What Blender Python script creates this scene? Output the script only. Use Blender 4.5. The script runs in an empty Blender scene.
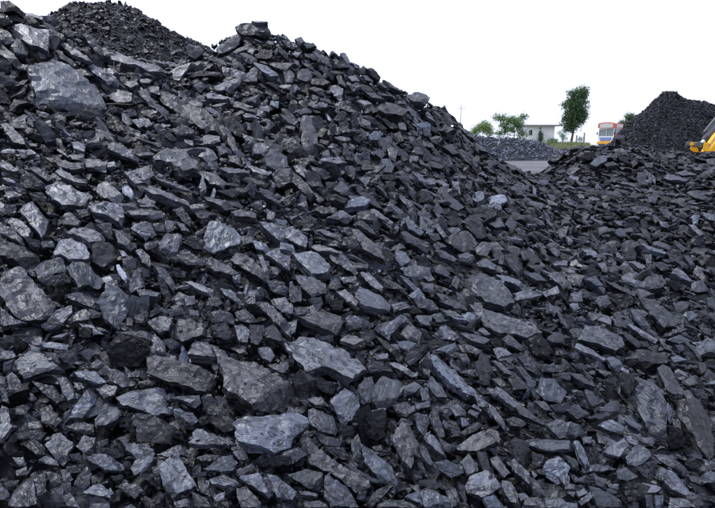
import bpy, bmesh, math, random
import numpy as np
from mathutils import Vector, Matrix
from mathutils.geometry import delaunay_2d_cdt

# ------------------------------------------------------------------ camera
scene = bpy.context.scene
COL = scene.collection
W0, H0, FPX = 715.0, 508.0, 560.0            # photograph size and focal length in its pixels
PITCH = math.atan((254.0 - 139.0) / FPX)     # horizon at row 139
CAM = np.array((0.0, 0.0, 1.6))
cam_data = bpy.data.cameras.new('camera')
cam = bpy.data.objects.new('camera', cam_data); COL.objects.link(cam)
cam.location = CAM
cam.rotation_euler = (math.pi/2 - PITCH, 0, 0)
cam_data.sensor_width = 36.0
cam_data.lens = 36.0 * FPX / W0
cam_data.clip_start = 0.05; cam_data.clip_end = 6000
scene.camera = cam

# ------------------------------------------------------------------ overcast sky, soft sun, exposure
SUN_EL, SUN_AZ = math.radians(66), math.radians(-60)    # azimuth from +Y, clockwise
world = bpy.data.worlds.new('World'); scene.world = world; world.use_nodes = True
wn, wl = world.node_tree.nodes, world.node_tree.links
wn.clear()
sky = wn.new('ShaderNodeTexSky'); sky.sky_type = 'NISHITA'; sky.sun_disc = False
sky.sun_elevation = SUN_EL; sky.sun_rotation = SUN_AZ; sky.dust_density = 3.0
mixw = wn.new('ShaderNodeMixRGB'); mixw.inputs[0].default_value = 0.88      # even cloud cover over the clear sky
mixw.inputs[2].default_value = (4.8, 5.2, 6.5, 1)
bg = wn.new('ShaderNodeBackground'); bg.inputs['Strength'].default_value = 0.1
wo = wn.new('ShaderNodeOutputWorld')
wl.new(sky.outputs[0], mixw.inputs[1]); wl.new(mixw.outputs[0], bg.inputs['Color']); wl.new(bg.outputs[0], wo.inputs[0])
sun_data = bpy.data.lights.new('sun', 'SUN'); sun_data.energy = 1.5; sun_data.angle = math.radians(16)
sun_data.color = (1.0, 0.98, 0.96)
sun = bpy.data.objects.new('sun', sun_data); COL.objects.link(sun)
sd = Vector((math.sin(SUN_AZ)*math.cos(SUN_EL), math.cos(SUN_AZ)*math.cos(SUN_EL), math.sin(SUN_EL)))
sun.rotation_euler = (-sd).to_track_quat('-Z', 'Y').to_euler()
scene.view_settings.view_transform = 'Standard'
scene.view_settings.look = 'None'
scene.view_settings.exposure = 1.3
scene.view_settings.gamma = 1.0
scene.view_settings.use_curve_mapping = False
scene.render.engine = 'CYCLES'
scene.cycles.max_bounces = 4
scene.cycles.diffuse_bounces = 2
scene.cycles.glossy_bounces = 2
scene.cycles.use_denoising = True
scene.cycles.use_adaptive_sampling = True; scene.cycles.adaptive_threshold = .012

CP, SP = math.cos(PITCH), math.sin(PITCH)
def ray(px, py):
    """direction (per metre of view depth) of the line of sight through a photo pixel"""
    u = (np.asarray(px, float) - W0/2)/FPX; v = (H0/2 - np.asarray(py, float))/FPX
    return np.stack([u, CP + v*SP, -SP + v*CP], -1)
def at(px, py, Y):
    d = ray(px, py); return CAM + d*(Y/d[..., 1:2] if np.ndim(d) > 1 else Y/d[1])
def project(P):
    q = np.asarray(P) - CAM
    f = q[..., 1]*CP - q[..., 2]*SP; up = q[..., 1]*SP + q[..., 2]*CP
    f = np.where(f < 0.05, 0.05, f)
    return W0/2 + FPX*q[..., 0]/f, H0/2 - FPX*up/f, f
# Lumps of the heap that stand out one by one: per block a picture corner (ox, oy), then one lump per line:
# face attitude (u up, m slope, d steep), tone 0-9, w warm / b bluish, corners of its main face in 1/4.747 pixel steps
TR = [
(0,0,'''
m7r 135,312 205,290 265,270 330,308 400,355 468,400 495,455 512,510 495,536 400,525 270,490 180,470 150,400 # huge layered grey slab; of coal jutting out near the top left
m5 45,125 130,118 225,125 222,230 150,225 60,160 # squarish blue-grey face; of a coal block near the upper left skyline
m5 60,185 110,190 140,225 130,255 70,250 50,215
d4 220,140 250,130 295,180 255,240 220,225
m6 265,195 310,190 380,230 440,280 410,290 340,260
m5 400,300 480,310 570,370 560,390 510,400 440,350
u5 480,235 560,238 640,268 720,305 795,340 780,352 700,335 600,305 500,285 # long overhanging ledge; slab of coal over a black hollow, upper left
d4 290,140 345,140 355,170 320,180
u6 75,55 140,55 205,80 200,95 140,75 90,75
d2 0,5 40,0 65,15 60,45 20,60 0,55
d3 0,70 40,80 60,110 0,130
m6 0,130 45,150 55,185 20,200 0,190
m4 0,200 60,250 95,290 80,305 0,265
d3 0,270 50,290 60,340 20,360 0,350
m5 70,305 130,300 140,330 90,330
m5 500,425 570,415 630,430 620,480 560,490 520,470
u6 655,370 712,370 712,395 670,395
m6 655,435 712,415 712,480 680,470
m5 575,385 640,375 660,400 620,420
d4 390,165 420,160 470,200 500,265 480,290 440,230
d2 100,75 150,70 190,120 150,125
d4 0,420 40,450 60,500 0,490'''),
(0,100,'''
m4 0,75 45,110 110,180 125,215 60,200 20,150 0,110
d4 165,95 215,100 270,165 262,240 230,240 195,170 # dark upright fin; of coal standing below the huge layered slab
u6 335,185 370,185 405,215 400,250 350,235
m5 500,190 560,205 620,235 668,255 660,290 590,270 510,230
d3 515,60 560,80 590,140 570,165 490,120
m6 570,45 600,60 630,110 610,120 580,95
m6 620,95 680,85 700,110 660,130
m4 210,255 265,260 330,295 400,290 405,325 340,340 270,310
u5 400,275 470,270 510,300 500,330 410,325
u5 255,330 290,325 370,370 415,395 350,390 280,355
m5 210,405 260,385 330,390 390,430 425,460 400,500 300,508 250,480 215,440 # rounded pitted boulder; of coal in the upper part of the left side
m5 450,425 475,365 530,400 585,450 560,475 480,465 # pyramid-shaped lump; of coal right of a rounded pitted boulder, left side
u6 590,350 650,330 712,315 712,385 640,390
m9 575,410 610,405 635,440 620,465 585,450 # small glittering white chunk; of shiny coal in the upper left quarter
d4w 95,340 145,345 215,400 185,430 130,420 90,380
m4 110,310 180,315 250,370 230,390 170,350
m5 0,275 45,300 90,335 60,340 0,315
u5 0,360 60,375 80,395 30,385
u6 20,430 70,430 100,445 40,470
d4 130,435 200,440 230,480 160,480
m6 270,225 330,265 320,270 270,240
m5 330,260 400,255 400,285 345,285
u6 640,465 700,475 712,490 712,508 670,500
d4 650,405 700,410 700,440 660,430
d4 560,170 620,190 610,210 560,190
m4 600,120 660,150 690,185 640,170
m5 125,70 155,100 160,130 130,110'''),
(0,200,'''
m6 85,40 105,8 155,0 230,90 220,130 195,178 140,110 # ribbed log-like block; of coal near the left edge, halfway up
u6 295,160 350,130 400,115 450,140 495,160 480,195 430,208 380,175 # flat smooth grey shard; of coal right of the ribbed log-like block
m7 275,185 340,180 400,205 425,245 420,275 350,285 310,270 240,265 255,225 # pale crumbly lump; of coal between a flat shard and a smooth boulder, left
d3w 435,215 480,190 540,205 570,250 560,290 510,330 490,330 440,295 # dark brown round-faced lump; of coal right of a pale crumbly lump
m6 415,25 450,0 540,0 580,25 590,80 575,115 520,80 440,65
u5 590,50 660,40 712,45 712,75 640,75
m5 620,140 650,100 690,90 712,100 712,170 690,185
m5 540,140 580,140 640,205 620,230 560,210
d4 440,120 500,105 530,110 540,190 500,180
m5 635,230 670,225 712,270 712,320 670,280
d4 580,275 620,262 650,280 645,320 600,335 585,310
u7 560,235 590,240 610,262 580,270
m5 165,340 200,305 260,265 300,280 320,330 250,350 215,395 180,380
m5 340,290 430,280 440,325 500,375 470,410 420,400 370,425 340,370 310,330
d3 215,360 310,345 350,390 270,410 210,405
m4 0,170 60,175 120,220 180,265 195,295 130,325 80,290 0,270 # wide grey wedge; of coal resting just above the large smooth pale boulder
m5 10,65 60,80 105,100 145,145 130,190 90,160 20,100
m5 0,110 60,130 110,180 115,210 50,180 0,160
m7 0,302 60,298 120,332 170,400 240,465 262,492 250,520 215,550 140,572 70,552 30,505 0,450 # large smooth pale boulder; of coal at the left edge of the view
m4 295,435 350,420 420,450 490,500 500,520 430,515 340,480
m5 500,375 560,395 612,440 622,500 590,560 565,612 540,600 490,560 460,490 500,440 # spade-shaped pitted slab; of coal pointing down, left of the middle
m5 610,400 640,330 660,320 680,380 690,410 620,440
m9 545,305 560,300 600,355 595,390 570,360
d4 520,350 570,350 590,390 540,380
u5 650,430 712,420 712,460 670,470
d4 620,450 660,460 670,508 630,520
d4 130,180 190,190 190,225 140,220
d5 195,195 250,195 255,225 200,225
m5 295,70 330,55 380,95 370,120 300,120
d4 125,340 160,340 180,365 140,360
d4 360,45 420,40 430,70 390,85
d4 20,20 70,20 80,70 40,75
m6 0,5 20,20 20,55 0,60
d4 670,320 712,330 712,370 690,375'''),
(0,300,'''
m5 0,20 35,50 70,90 130,100 60,120 20,130 0,120
m5 200,115 260,40 340,15 345,60 300,115 250,85 230,100
m6 330,105 350,50 400,35 430,65 420,90 350,110
d4 420,40 480,60 485,80 420,90
d3 195,120 250,85 290,120 260,155 210,145
u5 240,175 330,152 290,185
m8 205,195 250,200 325,205 320,238 270,235 205,222 # small pale rectangular bar; of coal below the large boulder at the left
u5 60,298 140,238 210,255 290,318 190,345 110,372 # flat-topped dark block; of coal with a straight black front, lower left
m5 30,365 60,342 115,405 100,430 50,445
m4 0,230 60,240 80,270 30,285 0,280
m5 0,405 25,420 45,490 10,480
d1 500,235 550,165 650,185 700,205 705,260 650,325 580,335 525,300 # big black cube; of coal left of the long brownish slab
m5 545,150 640,146 712,148 735,165 700,200 640,180 560,162
m5 708,215 735,160 775,200 780,250 705,265
u6 345,330 410,315 470,350 505,390 480,400 420,385 370,365
m4 490,320 560,330 620,360 650,400 580,420 520,380
m5 270,370 310,360 360,420 360,465 320,480 290,420
m4 150,385 260,405 310,470 270,490 200,440
u6 350,395 385,390 400,415 370,430
m6 330,560 345,520 420,415 455,440 448,485 390,555
m5 450,415 500,400 555,410 545,450 490,465
m6 549,465 615,418 774,408 795,451 783,498 831,532 731,551 574,498 # pale flaky slab; of coal lying below the big black cube
m5 420,310 460,275 495,300 470,330 430,325
d4 375,250 430,225 450,260 420,290
d4 255,245 340,240 380,280 340,310 300,290
d2 365,125 430,130 440,180 380,175
m7 440,130 490,160 440,165
m5 155,170 200,175 190,215 160,215
d4 100,190 150,190 150,215
d4 620,60 680,70 680,110 640,110
u6 370,110 440,115 450,135 390,130
d4 15,160 80,180 70,205 20,205
m5 100,440 130,425 175,465 150,480
m5 0,360 25,365 20,400 0,400
d4 20,300 60,280 40,350 15,350
m5 595,340 660,335 665,365 610,370
m6 145,228 190,225 195,250 150,245'''),
(0,401,'''
m6 0,10 35,30 55,120 25,170 0,200
m5 190,40 240,15 290,90 255,130 200,100
m4 70,30 110,15 140,30 120,65 75,65
u5 130,95 190,95 200,125 140,135
m6 215,215 250,160 290,150 340,190 340,220 320,260 330,270 295,300 270,285 # pale rounded lump; of coal in the lower left corner area
m4 110,205 160,180 205,215 210,255 170,255
m6 365,220 400,160 450,170 435,245 400,250
m4 310,120 400,95 445,110 445,155 380,150
m4 445,75 480,40 540,15 575,50 560,90 500,120 460,115
u5 580,200 640,195 712,205 712,260 650,275 600,235
m5 620,320 640,280 700,270 712,310 640,355
d3w 620,55 720,65 800,110 862,150 865,180 830,205 700,195 655,190 # dark brown brick-like block; of coal below the pale flaky slab
d2 578,50 620,55 655,190 600,130
d4 465,225 540,230 580,265 540,275 480,260
m5 410,265 450,250 520,255 600,300 570,330 500,330 430,290
m5 180,275 220,255 270,285 280,310 220,300
m5 345,425 370,350 410,305 430,340 420,400 380,440
u6 395,440 420,400 475,390 510,420 525,460
m5 40,450 120,355 155,370 170,490 70,508 40,500 # blue-grey angular block; of coal at the very bottom left
m5 0,390 45,440 40,470 0,470
m5 165,370 215,330 215,420 180,450
m4 220,340 300,340 290,400 240,400
m5 60,270 110,265 120,300 90,310
u6 75,330 125,310 130,340 80,360
m5 290,450 330,430 380,508 320,500
d4 310,310 370,300 375,340 330,345
d4 330,255 380,245 395,285 350,290
m5 545,405 600,385 660,400 680,430 640,465 580,425
d5 290,395 330,390 340,430 300,440
d4 65,155 150,140 220,150 200,180 100,190
d4 300,50 330,40 330,90 305,110
m5 430,490 520,485 520,508 420,508
d4 240,420 290,400 300,450 260,470
d3 520,360 580,350 590,370 530,380
d5 155,50 185,50 185,80 160,80
d4 15,385 90,375 80,400 30,415
d4 470,190 510,180 510,210 475,215
m4 285,325 320,320 345,370 310,390'''),
(140,0,'''
d3 450,130 490,105 560,100 610,120 625,155 590,175 500,175 470,160 # dark block perched highest; on the crest of the coal ridge against the sky
u7 530,95 605,98 608,110 545,106
d4 370,210 420,180 480,175 470,210 430,240 370,260
m5 440,235 490,215 510,240 460,250
m6 530,290 570,290 660,350 620,365 570,330
m5 130,350 180,320 245,300 180,370 120,365
u5 350,405 430,380 480,365 480,390 420,430 360,430
u5 295,430 360,430 425,465 410,475 320,470
d4 235,390 270,370 320,405 290,440 240,420
m5 490,355 560,335 555,380 500,385
m4 610,295 680,295 712,310 690,335 640,325
m5 680,335 712,325 712,390 690,370
d5 225,215 300,210 300,250 260,280 230,265
d4 220,345 300,330 385,335 380,360 290,360 230,370
m6 420,460 445,465 440,495 425,485
m5 440,470 480,480 540,508 450,508
m6 40,405 90,410 90,440 50,440
u5 0,370 60,375 50,395 0,390
m6 0,420 40,440 90,508 40,490 0,450
d3 540,250 630,260 620,280 550,275
m5 650,155 700,170 690,190 660,180
d4 660,190 712,195 712,225 670,215
u7 620,480 660,475 655,508 615,500
m5 390,320 425,315 420,350 395,355'''),
(140,100,'''
m4 66,-38 190,-10 309,38 389,100 389,133 308,142 228,95 119,38 # broad flat dark slab; of coal below the overhanging ledge, upper left
m5 420,0 480,10 550,40 580,70 500,55 430,20
u6 475,55 540,60 570,90 500,85
d2 400,80 430,70 480,110 520,170 510,190 450,170 405,130
d4 120,65 180,60 240,110 230,120 160,125
d4 150,140 200,110 255,140 255,180 180,185
m6 255,210 320,150 375,155 385,205 300,215
m6 280,275 300,225 340,220 365,260 320,285
u6 50,265 150,225 220,235 275,290 275,320 200,330 150,295 70,290 # wide layered grey lump; of coal below the broad flat dark slab
d3 150,310 220,315 240,370 180,380
u6 0,320 55,320 70,350 20,385 0,380
u5 375,330 420,310 520,330 520,350 420,355
m5 590,280 630,220 700,260 712,310 640,330 600,320
d4 620,330 700,310 712,390 660,420 620,380
u7 470,290 530,310 610,340 610,370 540,340
m6 530,215 580,200 615,215 600,265 530,255
d3 620,165 700,160 712,200 712,240 650,200
m4 415,180 445,175 470,235 450,255 420,210
m5 260,340 310,330 360,345 410,390 400,415 330,395
u6 20,430 50,395 120,420 230,480 235,500 130,470 60,450 # long finely striped slab; of coal slanting down right, upper middle left
u5 65,365 150,385 260,430 200,420 100,390
u4 300,450 380,470 460,500 400,508 320,480
m6 280,410 300,340 315,430 290,445
d4 360,430 440,420 500,440 440,465
m5 545,425 600,440 690,495 670,500 600,465
d4 440,360 520,365 620,400 600,420 500,390
d4 55,105 90,110 180,190 150,195 80,150
m5 0,80 40,85 60,110 30,130 0,120
m4 420,265 470,260 480,310 430,295
u6 560,20 620,40 610,60 570,45
m5 530,100 570,100 560,135 535,125
u6 210,185 250,185 250,215 215,205
m5 0,470 60,480 90,508 0,508
m5 360,210 400,200 420,250 380,260'''),
(140,200,'''
m6 85,205 130,160 195,160 200,185 175,255 130,265 95,240 # pale fist-shaped lump; of coal left of the pale jagged block
m7 305,185 330,110 380,95 440,115 475,160 470,200 380,235 350,250 305,240 # pale jagged block; of coal in the middle left of the view
d4 150,275 210,230 300,285 295,310 220,310
m7 565,110 610,95 712,130 712,210 660,195 610,160
m4 430,290 460,250 500,255 570,310 620,370 590,385 530,350
m5 560,265 580,255 620,360 600,370
u6 595,265 640,240 712,255 712,320 680,315
u7 215,385 250,385 350,430 340,450 270,425 # smooth pale flat bar; of coal lying below the pale jagged block
d3 155,45 190,20 240,90 240,130 200,100
u5 0,40 100,50 115,70 60,80 0,75
m4 0,100 50,105 80,165 60,175 0,160
m5 300,280 340,265 420,310 470,350 440,360 350,340 310,310
m5 0,230 40,260 50,310 10,300
m4 50,280 120,320 170,400 160,430 100,380
u5 0,425 60,420 100,440 80,460 10,460
d4 80,360 110,370 150,470 140,500 100,440
u5 430,55 500,35 550,60 550,85 450,80
m4 480,170 530,165 540,200 490,215
m6 535,195 570,185 615,225 600,245 550,235
m5 230,25 300,15 310,40 240,50
d3 200,200 250,160 310,190 300,240 250,230
d4 60,110 110,105 120,150 75,150
m5 115,85 165,100 160,140 125,150
m6 170,100 200,110 240,150 200,145
m5 375,410 430,425 490,490 470,495 400,450
d4 590,390 640,375 700,420 690,460 620,430
m6 210,460 260,455 265,490 220,500
m5 500,470 545,455 550,495 510,490
d3 325,465 360,450 390,490 370,508 330,495
m6 440,365 475,350 475,385 445,385
d4 260,60 320,55 330,85 280,90
d4 20,205 90,185 90,220 30,240
m5 600,40 640,60 640,100 605,90
m6 0,10 50,5 90,40 50,45
d3 530,10 580,20 580,60 545,40
m6 640,85 700,90 690,130 650,110
m5 620,470 690,460 712,508 630,508'''),
(140,300,'''
m4w 30,270 70,260 180,280 300,315 360,345 340,400 310,440 200,410 90,375 35,350 # long brownish slab; of coal right of the big black cube
m5w 340,215 437,275 555,290 669,370 769,413 802,446 783,489 712,517 541,517 484,475 394,418 400,350 # broad brown-grey slab; of coal left of centre near the bottom
u7 225,265 260,185 320,195 400,235 435,270 340,270 # wedge with pale top; and black broken front resting on the broad brown-grey slab
m3 125,140 180,90 240,80 300,110 340,165 270,175 200,205 150,165 # dark creased lump; of coal above the wedge with pale top
d4 300,60 380,45 440,70 450,120 400,105 340,110
d4 340,120 410,105 450,180 400,190 350,175
m6 445,115 480,110 520,140 510,200 470,195
m4 520,120 590,110 580,185 560,215 525,205
m4 590,140 630,115 695,180 660,195 600,180
m4 550,10 600,0 712,110 712,170 640,110 # long straight-edged plank; of coal left of the large pitted pale slab
m5 560,220 610,215 640,260 620,295 580,270
m5 40,110 100,60 150,95 130,140 90,160
d4 110,190 150,180 200,210 150,245
m5 600,300 690,290 712,310 680,350 630,330
u5 140,465 200,450 280,450 290,480 260,505 200,475
d4 290,460 330,445 370,490 380,508 300,508
d4 110,40 190,45 220,65 150,80
d6 230,45 275,50 280,75 240,70
m3 450,60 500,40 560,90 520,110 470,95
m5 620,10 712,30 712,80 650,40
d4 0,30 40,60 20,110 0,100
m5 450,235 490,230 510,250 470,255'''),
(140,401,'''
u8b 437,79 513,51 712,37 795,71 802,100 753,147 726,176 717,218 641,254 513,218 451,171 # palest bluish cracked slab; of coal, left of centre near the bottom
m7 90,305 160,250 185,255 215,310 270,400 150,455 105,400 # pale square-cornered lump; of coal near the bottom, left of the palest slab
u5 230,205 255,185 250,150 270,125 350,150 460,195 420,205 300,215
u5 265,270 320,250 380,260 360,280 290,285
m4 300,315 390,260 430,255 465,290 440,330 380,335
u6 330,370 400,345 470,385 440,405 340,395
m6 470,365 560,335 620,380 635,440 610,455 540,410
m5 600,345 650,350 712,410 712,480 650,460 630,400
m4 455,410 500,400 560,460 580,508 480,508 460,460
m4 75,250 190,205 240,240 230,260 120,265
m5 0,205 60,225 70,250 20,275 0,270
m4 0,280 70,250 50,310 0,350
m5 190,60 250,55 280,95 240,115 215,100
d3 160,60 210,110 220,160 190,130
d3w 285,30 370,0 440,100 440,140 400,150 330,100
m4 275,380 330,370 320,440 290,440
m5 345,450 405,430 400,470 360,480
d5w 430,360 530,295 545,320 480,355
m4 440,240 500,230 520,285 470,280
d2 540,290 650,262 712,265 700,300 580,330
m4 160,480 230,460 240,508 170,508
m4 245,430 280,440 350,508 260,500
m4 190,265 250,275 250,310 210,310
d4 245,345 320,335 310,365 260,360
d3 0,350 70,345 60,375 0,375
m5 55,310 85,310 90,370 70,360'''),
(280,30,'''
m5 15,200 45,178 70,210 60,245 30,250
m4 80,190 130,180 155,210 130,240 85,235
d3 140,235 190,220 240,245 200,265 150,260
m7 230,270 270,260 300,275 290,330 255,310 # pale arrowhead chip; of coal below the right-hand skyline of the ridge
m5 260,205 290,215 315,265 280,255
u9w 355,330 400,325 435,345 400,360 # small tan flat chip; of stone right of the pale arrowhead chip
m5w 440,350 490,330 560,345 605,385 580,410 500,405 450,385 # brown-grey rounded boulder; of coal just below the right-hand skyline
m5 590,300 640,288 690,295 708,330 690,350 640,340 # smooth rounded boulder; of coal sitting on the right-hand skyline of the ridge
d1 415,180 440,170 480,225 470,250 430,220 # black pointed fin; of coal poking above the right-hand skyline
m6 285,115 310,105 340,150 320,160
m5 70,45 100,30 120,50 90,65
d4 100,60 140,50 180,70 130,90
m5 320,215 350,205 380,240 340,245
d4 320,265 370,245 390,275 350,295
m4 390,275 460,300 500,330 430,320
m5 490,230 555,265 580,290 520,275
d4 360,185 390,180 410,210 380,210
m6 40,290 70,260 95,270 60,300
m5 130,350 200,340 235,330 220,370 160,370
d4 240,150 300,150 330,180 270,180
d4 10,45 50,50 75,90 30,85
m6 0,150 30,160 20,190 0,190
m5 150,310 185,305 180,335 155,330
u9 220,400 235,405 245,435 230,430
m5 420,495 480,470 490,500 430,508
u4 270,470 320,455 370,480 300,490
m6 560,440 590,440 600,465 570,470
u5 20,440 90,430 70,455'''),
(280,120,'''
m5 95,20 110,-30 150,-10 180,70 190,150 150,175 115,165 100,90 # tall upright grey slab; of coal in the upper middle of the heap
u7 165,195 200,175 270,165 320,205 270,210 200,215 # flat pale layered slab; of coal right of the tall upright grey slab
d4 0,70 60,80 95,130 90,165 30,150 0,130
m4 130,215 180,210 240,255 220,265 160,250
m6 60,210 85,200 150,255 140,290 80,250
m5 0,215 40,220 110,280 165,350 140,370 60,300 0,300 # thick block with ribbed underside; of coal left of the middle, high up
m6 285,370 380,350 430,390 400,415 310,420
m4 360,330 430,350 505,410 480,425 420,400
m6 410,410 450,420 540,490 520,500 430,440
m5 220,465 290,430 355,460 320,480 280,470
m5 545,340 570,340 635,400 620,425 580,390
m6 480,185 520,180 545,215 530,250 490,240
u7 625,245 650,240 712,290 712,315 660,290
m4 320,220 360,225 350,280 325,260
m4 255,330 290,285 350,340 290,355
m6 420,75 450,45 485,55 470,90 430,95
m5 510,130 560,130 550,190 520,180
d4 500,290 550,290 540,340 505,330
d3 480,260 560,255 540,285 490,280
u5 370,270 440,270 410,310
m5 190,160 230,140 240,170 200,175
m5 160,345 185,340 210,380 185,395
m5 590,460 620,465 660,508 600,508
m5 445,160 480,130 500,160 480,180
d3 560,270 620,290 640,320 590,310
m4 670,330 700,325 712,370 690,385
m4 200,400 250,440 200,450 150,420
m6 240,80 300,75 340,90 310,105
d4 275,40 340,40 330,60 290,60
m5 120,290 190,285 210,310 150,320
m6 610,165 660,170 650,200 620,195
m5 560,20 600,15 600,45 570,45
m4 650,440 712,430 712,480 670,475'''),
(280,210,'''
m5w 345,75 370,75 430,130 480,175 500,250 440,220 390,190 350,120 # sharp brownish wedge; of coal pointing up left at the centre
d3 300,140 350,110 390,190 340,205
m6 170,90 210,90 290,120 290,140 220,125
u6 55,195 150,190 210,215 240,265 215,300 150,310 90,250 # broad blue-grey slab; of coal overhanging a dark gap left of the centre
m4 70,310 150,310 215,345 220,390 150,415 100,370
m5 40,380 55,350 100,360 100,430 50,440
m4 215,215 240,190 310,215 370,290 350,300 270,260
u5 300,240 420,250 415,280 350,280
m6 380,300 420,285 490,365 480,385 430,360
u7w 265,390 300,370 370,430 360,455 300,420 # small tan oblong slab; of coal left of the pale-topped layered block
u7 355,410 380,355 420,370 530,430 525,460 470,475 380,455 # pale-topped layered block; of coal near the centre of the view
m6 595,50 620,40 685,100 670,120 610,90
m7 545,200 590,190 625,235 580,265 550,245
m4 570,110 600,100 712,170 700,190 600,150
d3 485,180 520,190 550,255 530,265 490,220
m4 570,280 640,255 712,270 712,310 640,330 590,310
m4 540,285 600,320 690,400 670,420 600,350
m4 490,320 560,350 610,390 560,380 500,360
m6 0,70 60,60 130,120 120,180 60,150 0,120
u7 0,150 60,160 70,190 0,190
m4 350,55 400,50 460,120 430,110
m5 240,335 290,340 270,380 230,370
d3 210,410 300,430 290,480 240,460
d4 140,420 200,410 205,450 150,450
m5 280,320 360,310 365,345 300,345
m6 520,185 570,155 600,175 550,195
m5 120,160 200,165 280,200 180,195
m5 0,430 60,445 60,490 0,490
m5 60,460 140,455 150,490 80,500
m5 610,410 660,370 690,410 640,430
m5 530,440 590,430 620,470 540,480
m4 640,430 712,420 712,470 660,470'''),
(280,300,'''
u7 20,205 90,145 160,160 240,190 330,240 380,280 410,325 345,390 280,350 200,330 120,355 60,280 # large pitted pale slab; of coal just below the centre of the view
u5 55,60 150,30 200,35 290,70 295,105 270,150 200,140 110,100 # fissured grey slab; of coal just above the large pitted pale slab
u6 285,190 330,150 400,190 350,220
m5 440,130 530,100 580,60 605,85 540,150 520,190 470,150
m6w 570,170 590,110 620,105 675,150 665,190 610,195
m3 450,165 480,180 590,260 570,285 500,230
d3 590,280 640,220 700,205 690,240 650,310 610,310
u6 555,195 600,190 650,205 610,245 570,225
m5 500,280 560,300 650,350 620,360 540,320
m6 440,265 510,250 520,280 460,285
m4 360,430 400,370 440,360 460,440 430,490 390,480
m4 450,400 500,340 560,370 580,430 540,500 470,508 440,480 # smooth rounded dark hump; of coal above the black square-faced block
d4 410,300 470,290 540,340 480,350 420,345
m6 235,480 320,405 378,445 380,500 345,570 300,590 270,540 # diamond-shaped grey lump; of coal left of the black square-faced block
d3 130,350 200,370 290,410 240,450 160,420
m5 130,470 190,455 230,500 170,500
m5 660,300 712,240 712,370 690,350
m5 580,410 640,385 670,410 640,440 600,450
m5 0,290 40,295 30,345 0,340
m5 670,420 700,410 712,480 690,480
d3 370,150 440,140 450,180 400,215
d4 310,110 370,100 390,130 330,145
m5 640,75 700,70 712,120 670,115
d3 570,20 640,30 690,60 620,65'''),
(280,401,'''
d2 360,72 430,55 500,35 525,90 525,150 450,190 400,170 # black square-faced block; of coal near the bottom centre
u5 358,66 430,44 498,28 505,36 430,56 370,70
m5w 525,180 580,90 620,110 660,200 712,280 690,290 640,250 620,325 580,290 # brownish hooded lump; of coal right of the black square-faced block
m5 130,40 170,30 250,70 275,130 265,160 200,150 140,110
m4 80,150 130,170 200,230 290,300 420,370 430,400 360,440 250,350 120,290 # long diagonal slab; of coal running down right from the palest bluish slab
m5b 215,345 235,340 320,400 370,508 240,508 210,450 # bluish triangular lump; of coal at the bottom edge, centre
m6 380,195 440,230 530,310 560,380 545,430 480,380 400,290 # curved grey shell-like slab; of coal below the black square-faced block
m4 335,190 370,150 385,200 385,300 350,280
m4 300,290 400,340 490,390 430,390 350,340
d4 155,150 230,170 320,200 310,220 200,205
m4 390,490 460,420 530,390 540,405 470,480 430,508
m4 40,350 130,320 205,340 200,420 150,420 60,370
m4 0,365 80,430 60,470 0,470
u6 90,420 180,440 170,455 100,445
m5 110,480 190,470 240,508 120,508
m5 480,470 580,470 660,508 460,508
m5 590,460 660,420 690,440 670,490
m5 660,430 712,400 712,500 680,490
d4 0,250 80,225 120,260 60,300 0,310
m4 530,20 600,0 645,45 600,80 560,70
m5 640,60 700,60 712,100 680,170 650,120
m5 690,160 712,140 712,230
m4 430,215 480,205 490,240 460,240
d3 370,430 410,425 400,480 360,480
d4 200,215 300,220 340,280 290,280
u4 640,10 712,0 712,30 650,40
d2 270,110 350,120 350,170 290,160'''),
(420,120,'''
m9 325,355 360,340 400,355 415,385 380,405 340,385 # bright whitish lump; of stone at the right foot of the main ridge
m8 340,390 380,395 390,420 350,435
m7 245,370 275,325 305,340 300,375 270,390
u6 0,255 40,260 75,305 40,310 0,290
m4 20,220 40,180 120,215 100,235
m4 105,130 150,110 185,155 150,160
m5 60,430 80,380 115,430 90,450
m4 280,210 330,185 380,200 340,220 300,225
m4 0,80 50,100 75,135 20,130
m4 10,40 50,50 60,80 20,75
m3 100,345 150,350 210,410 180,430 130,410
d3 10,330 60,350 50,400 10,390
u4 130,260 215,260 220,280 150,280
m5 575,340 620,365 600,375
u7 535,310 550,325 555,375 540,360
u6 600,375 655,395 650,408 610,395
m4 215,290 250,290 240,330 215,320
m4 310,290 350,290 350,310 320,310
d2 610,160 690,155 650,200 600,190
m5 430,325 460,320 470,350 440,345
m7 350,430 365,440 350,460 335,450
u6 70,440 110,450 90,470'''),
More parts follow.
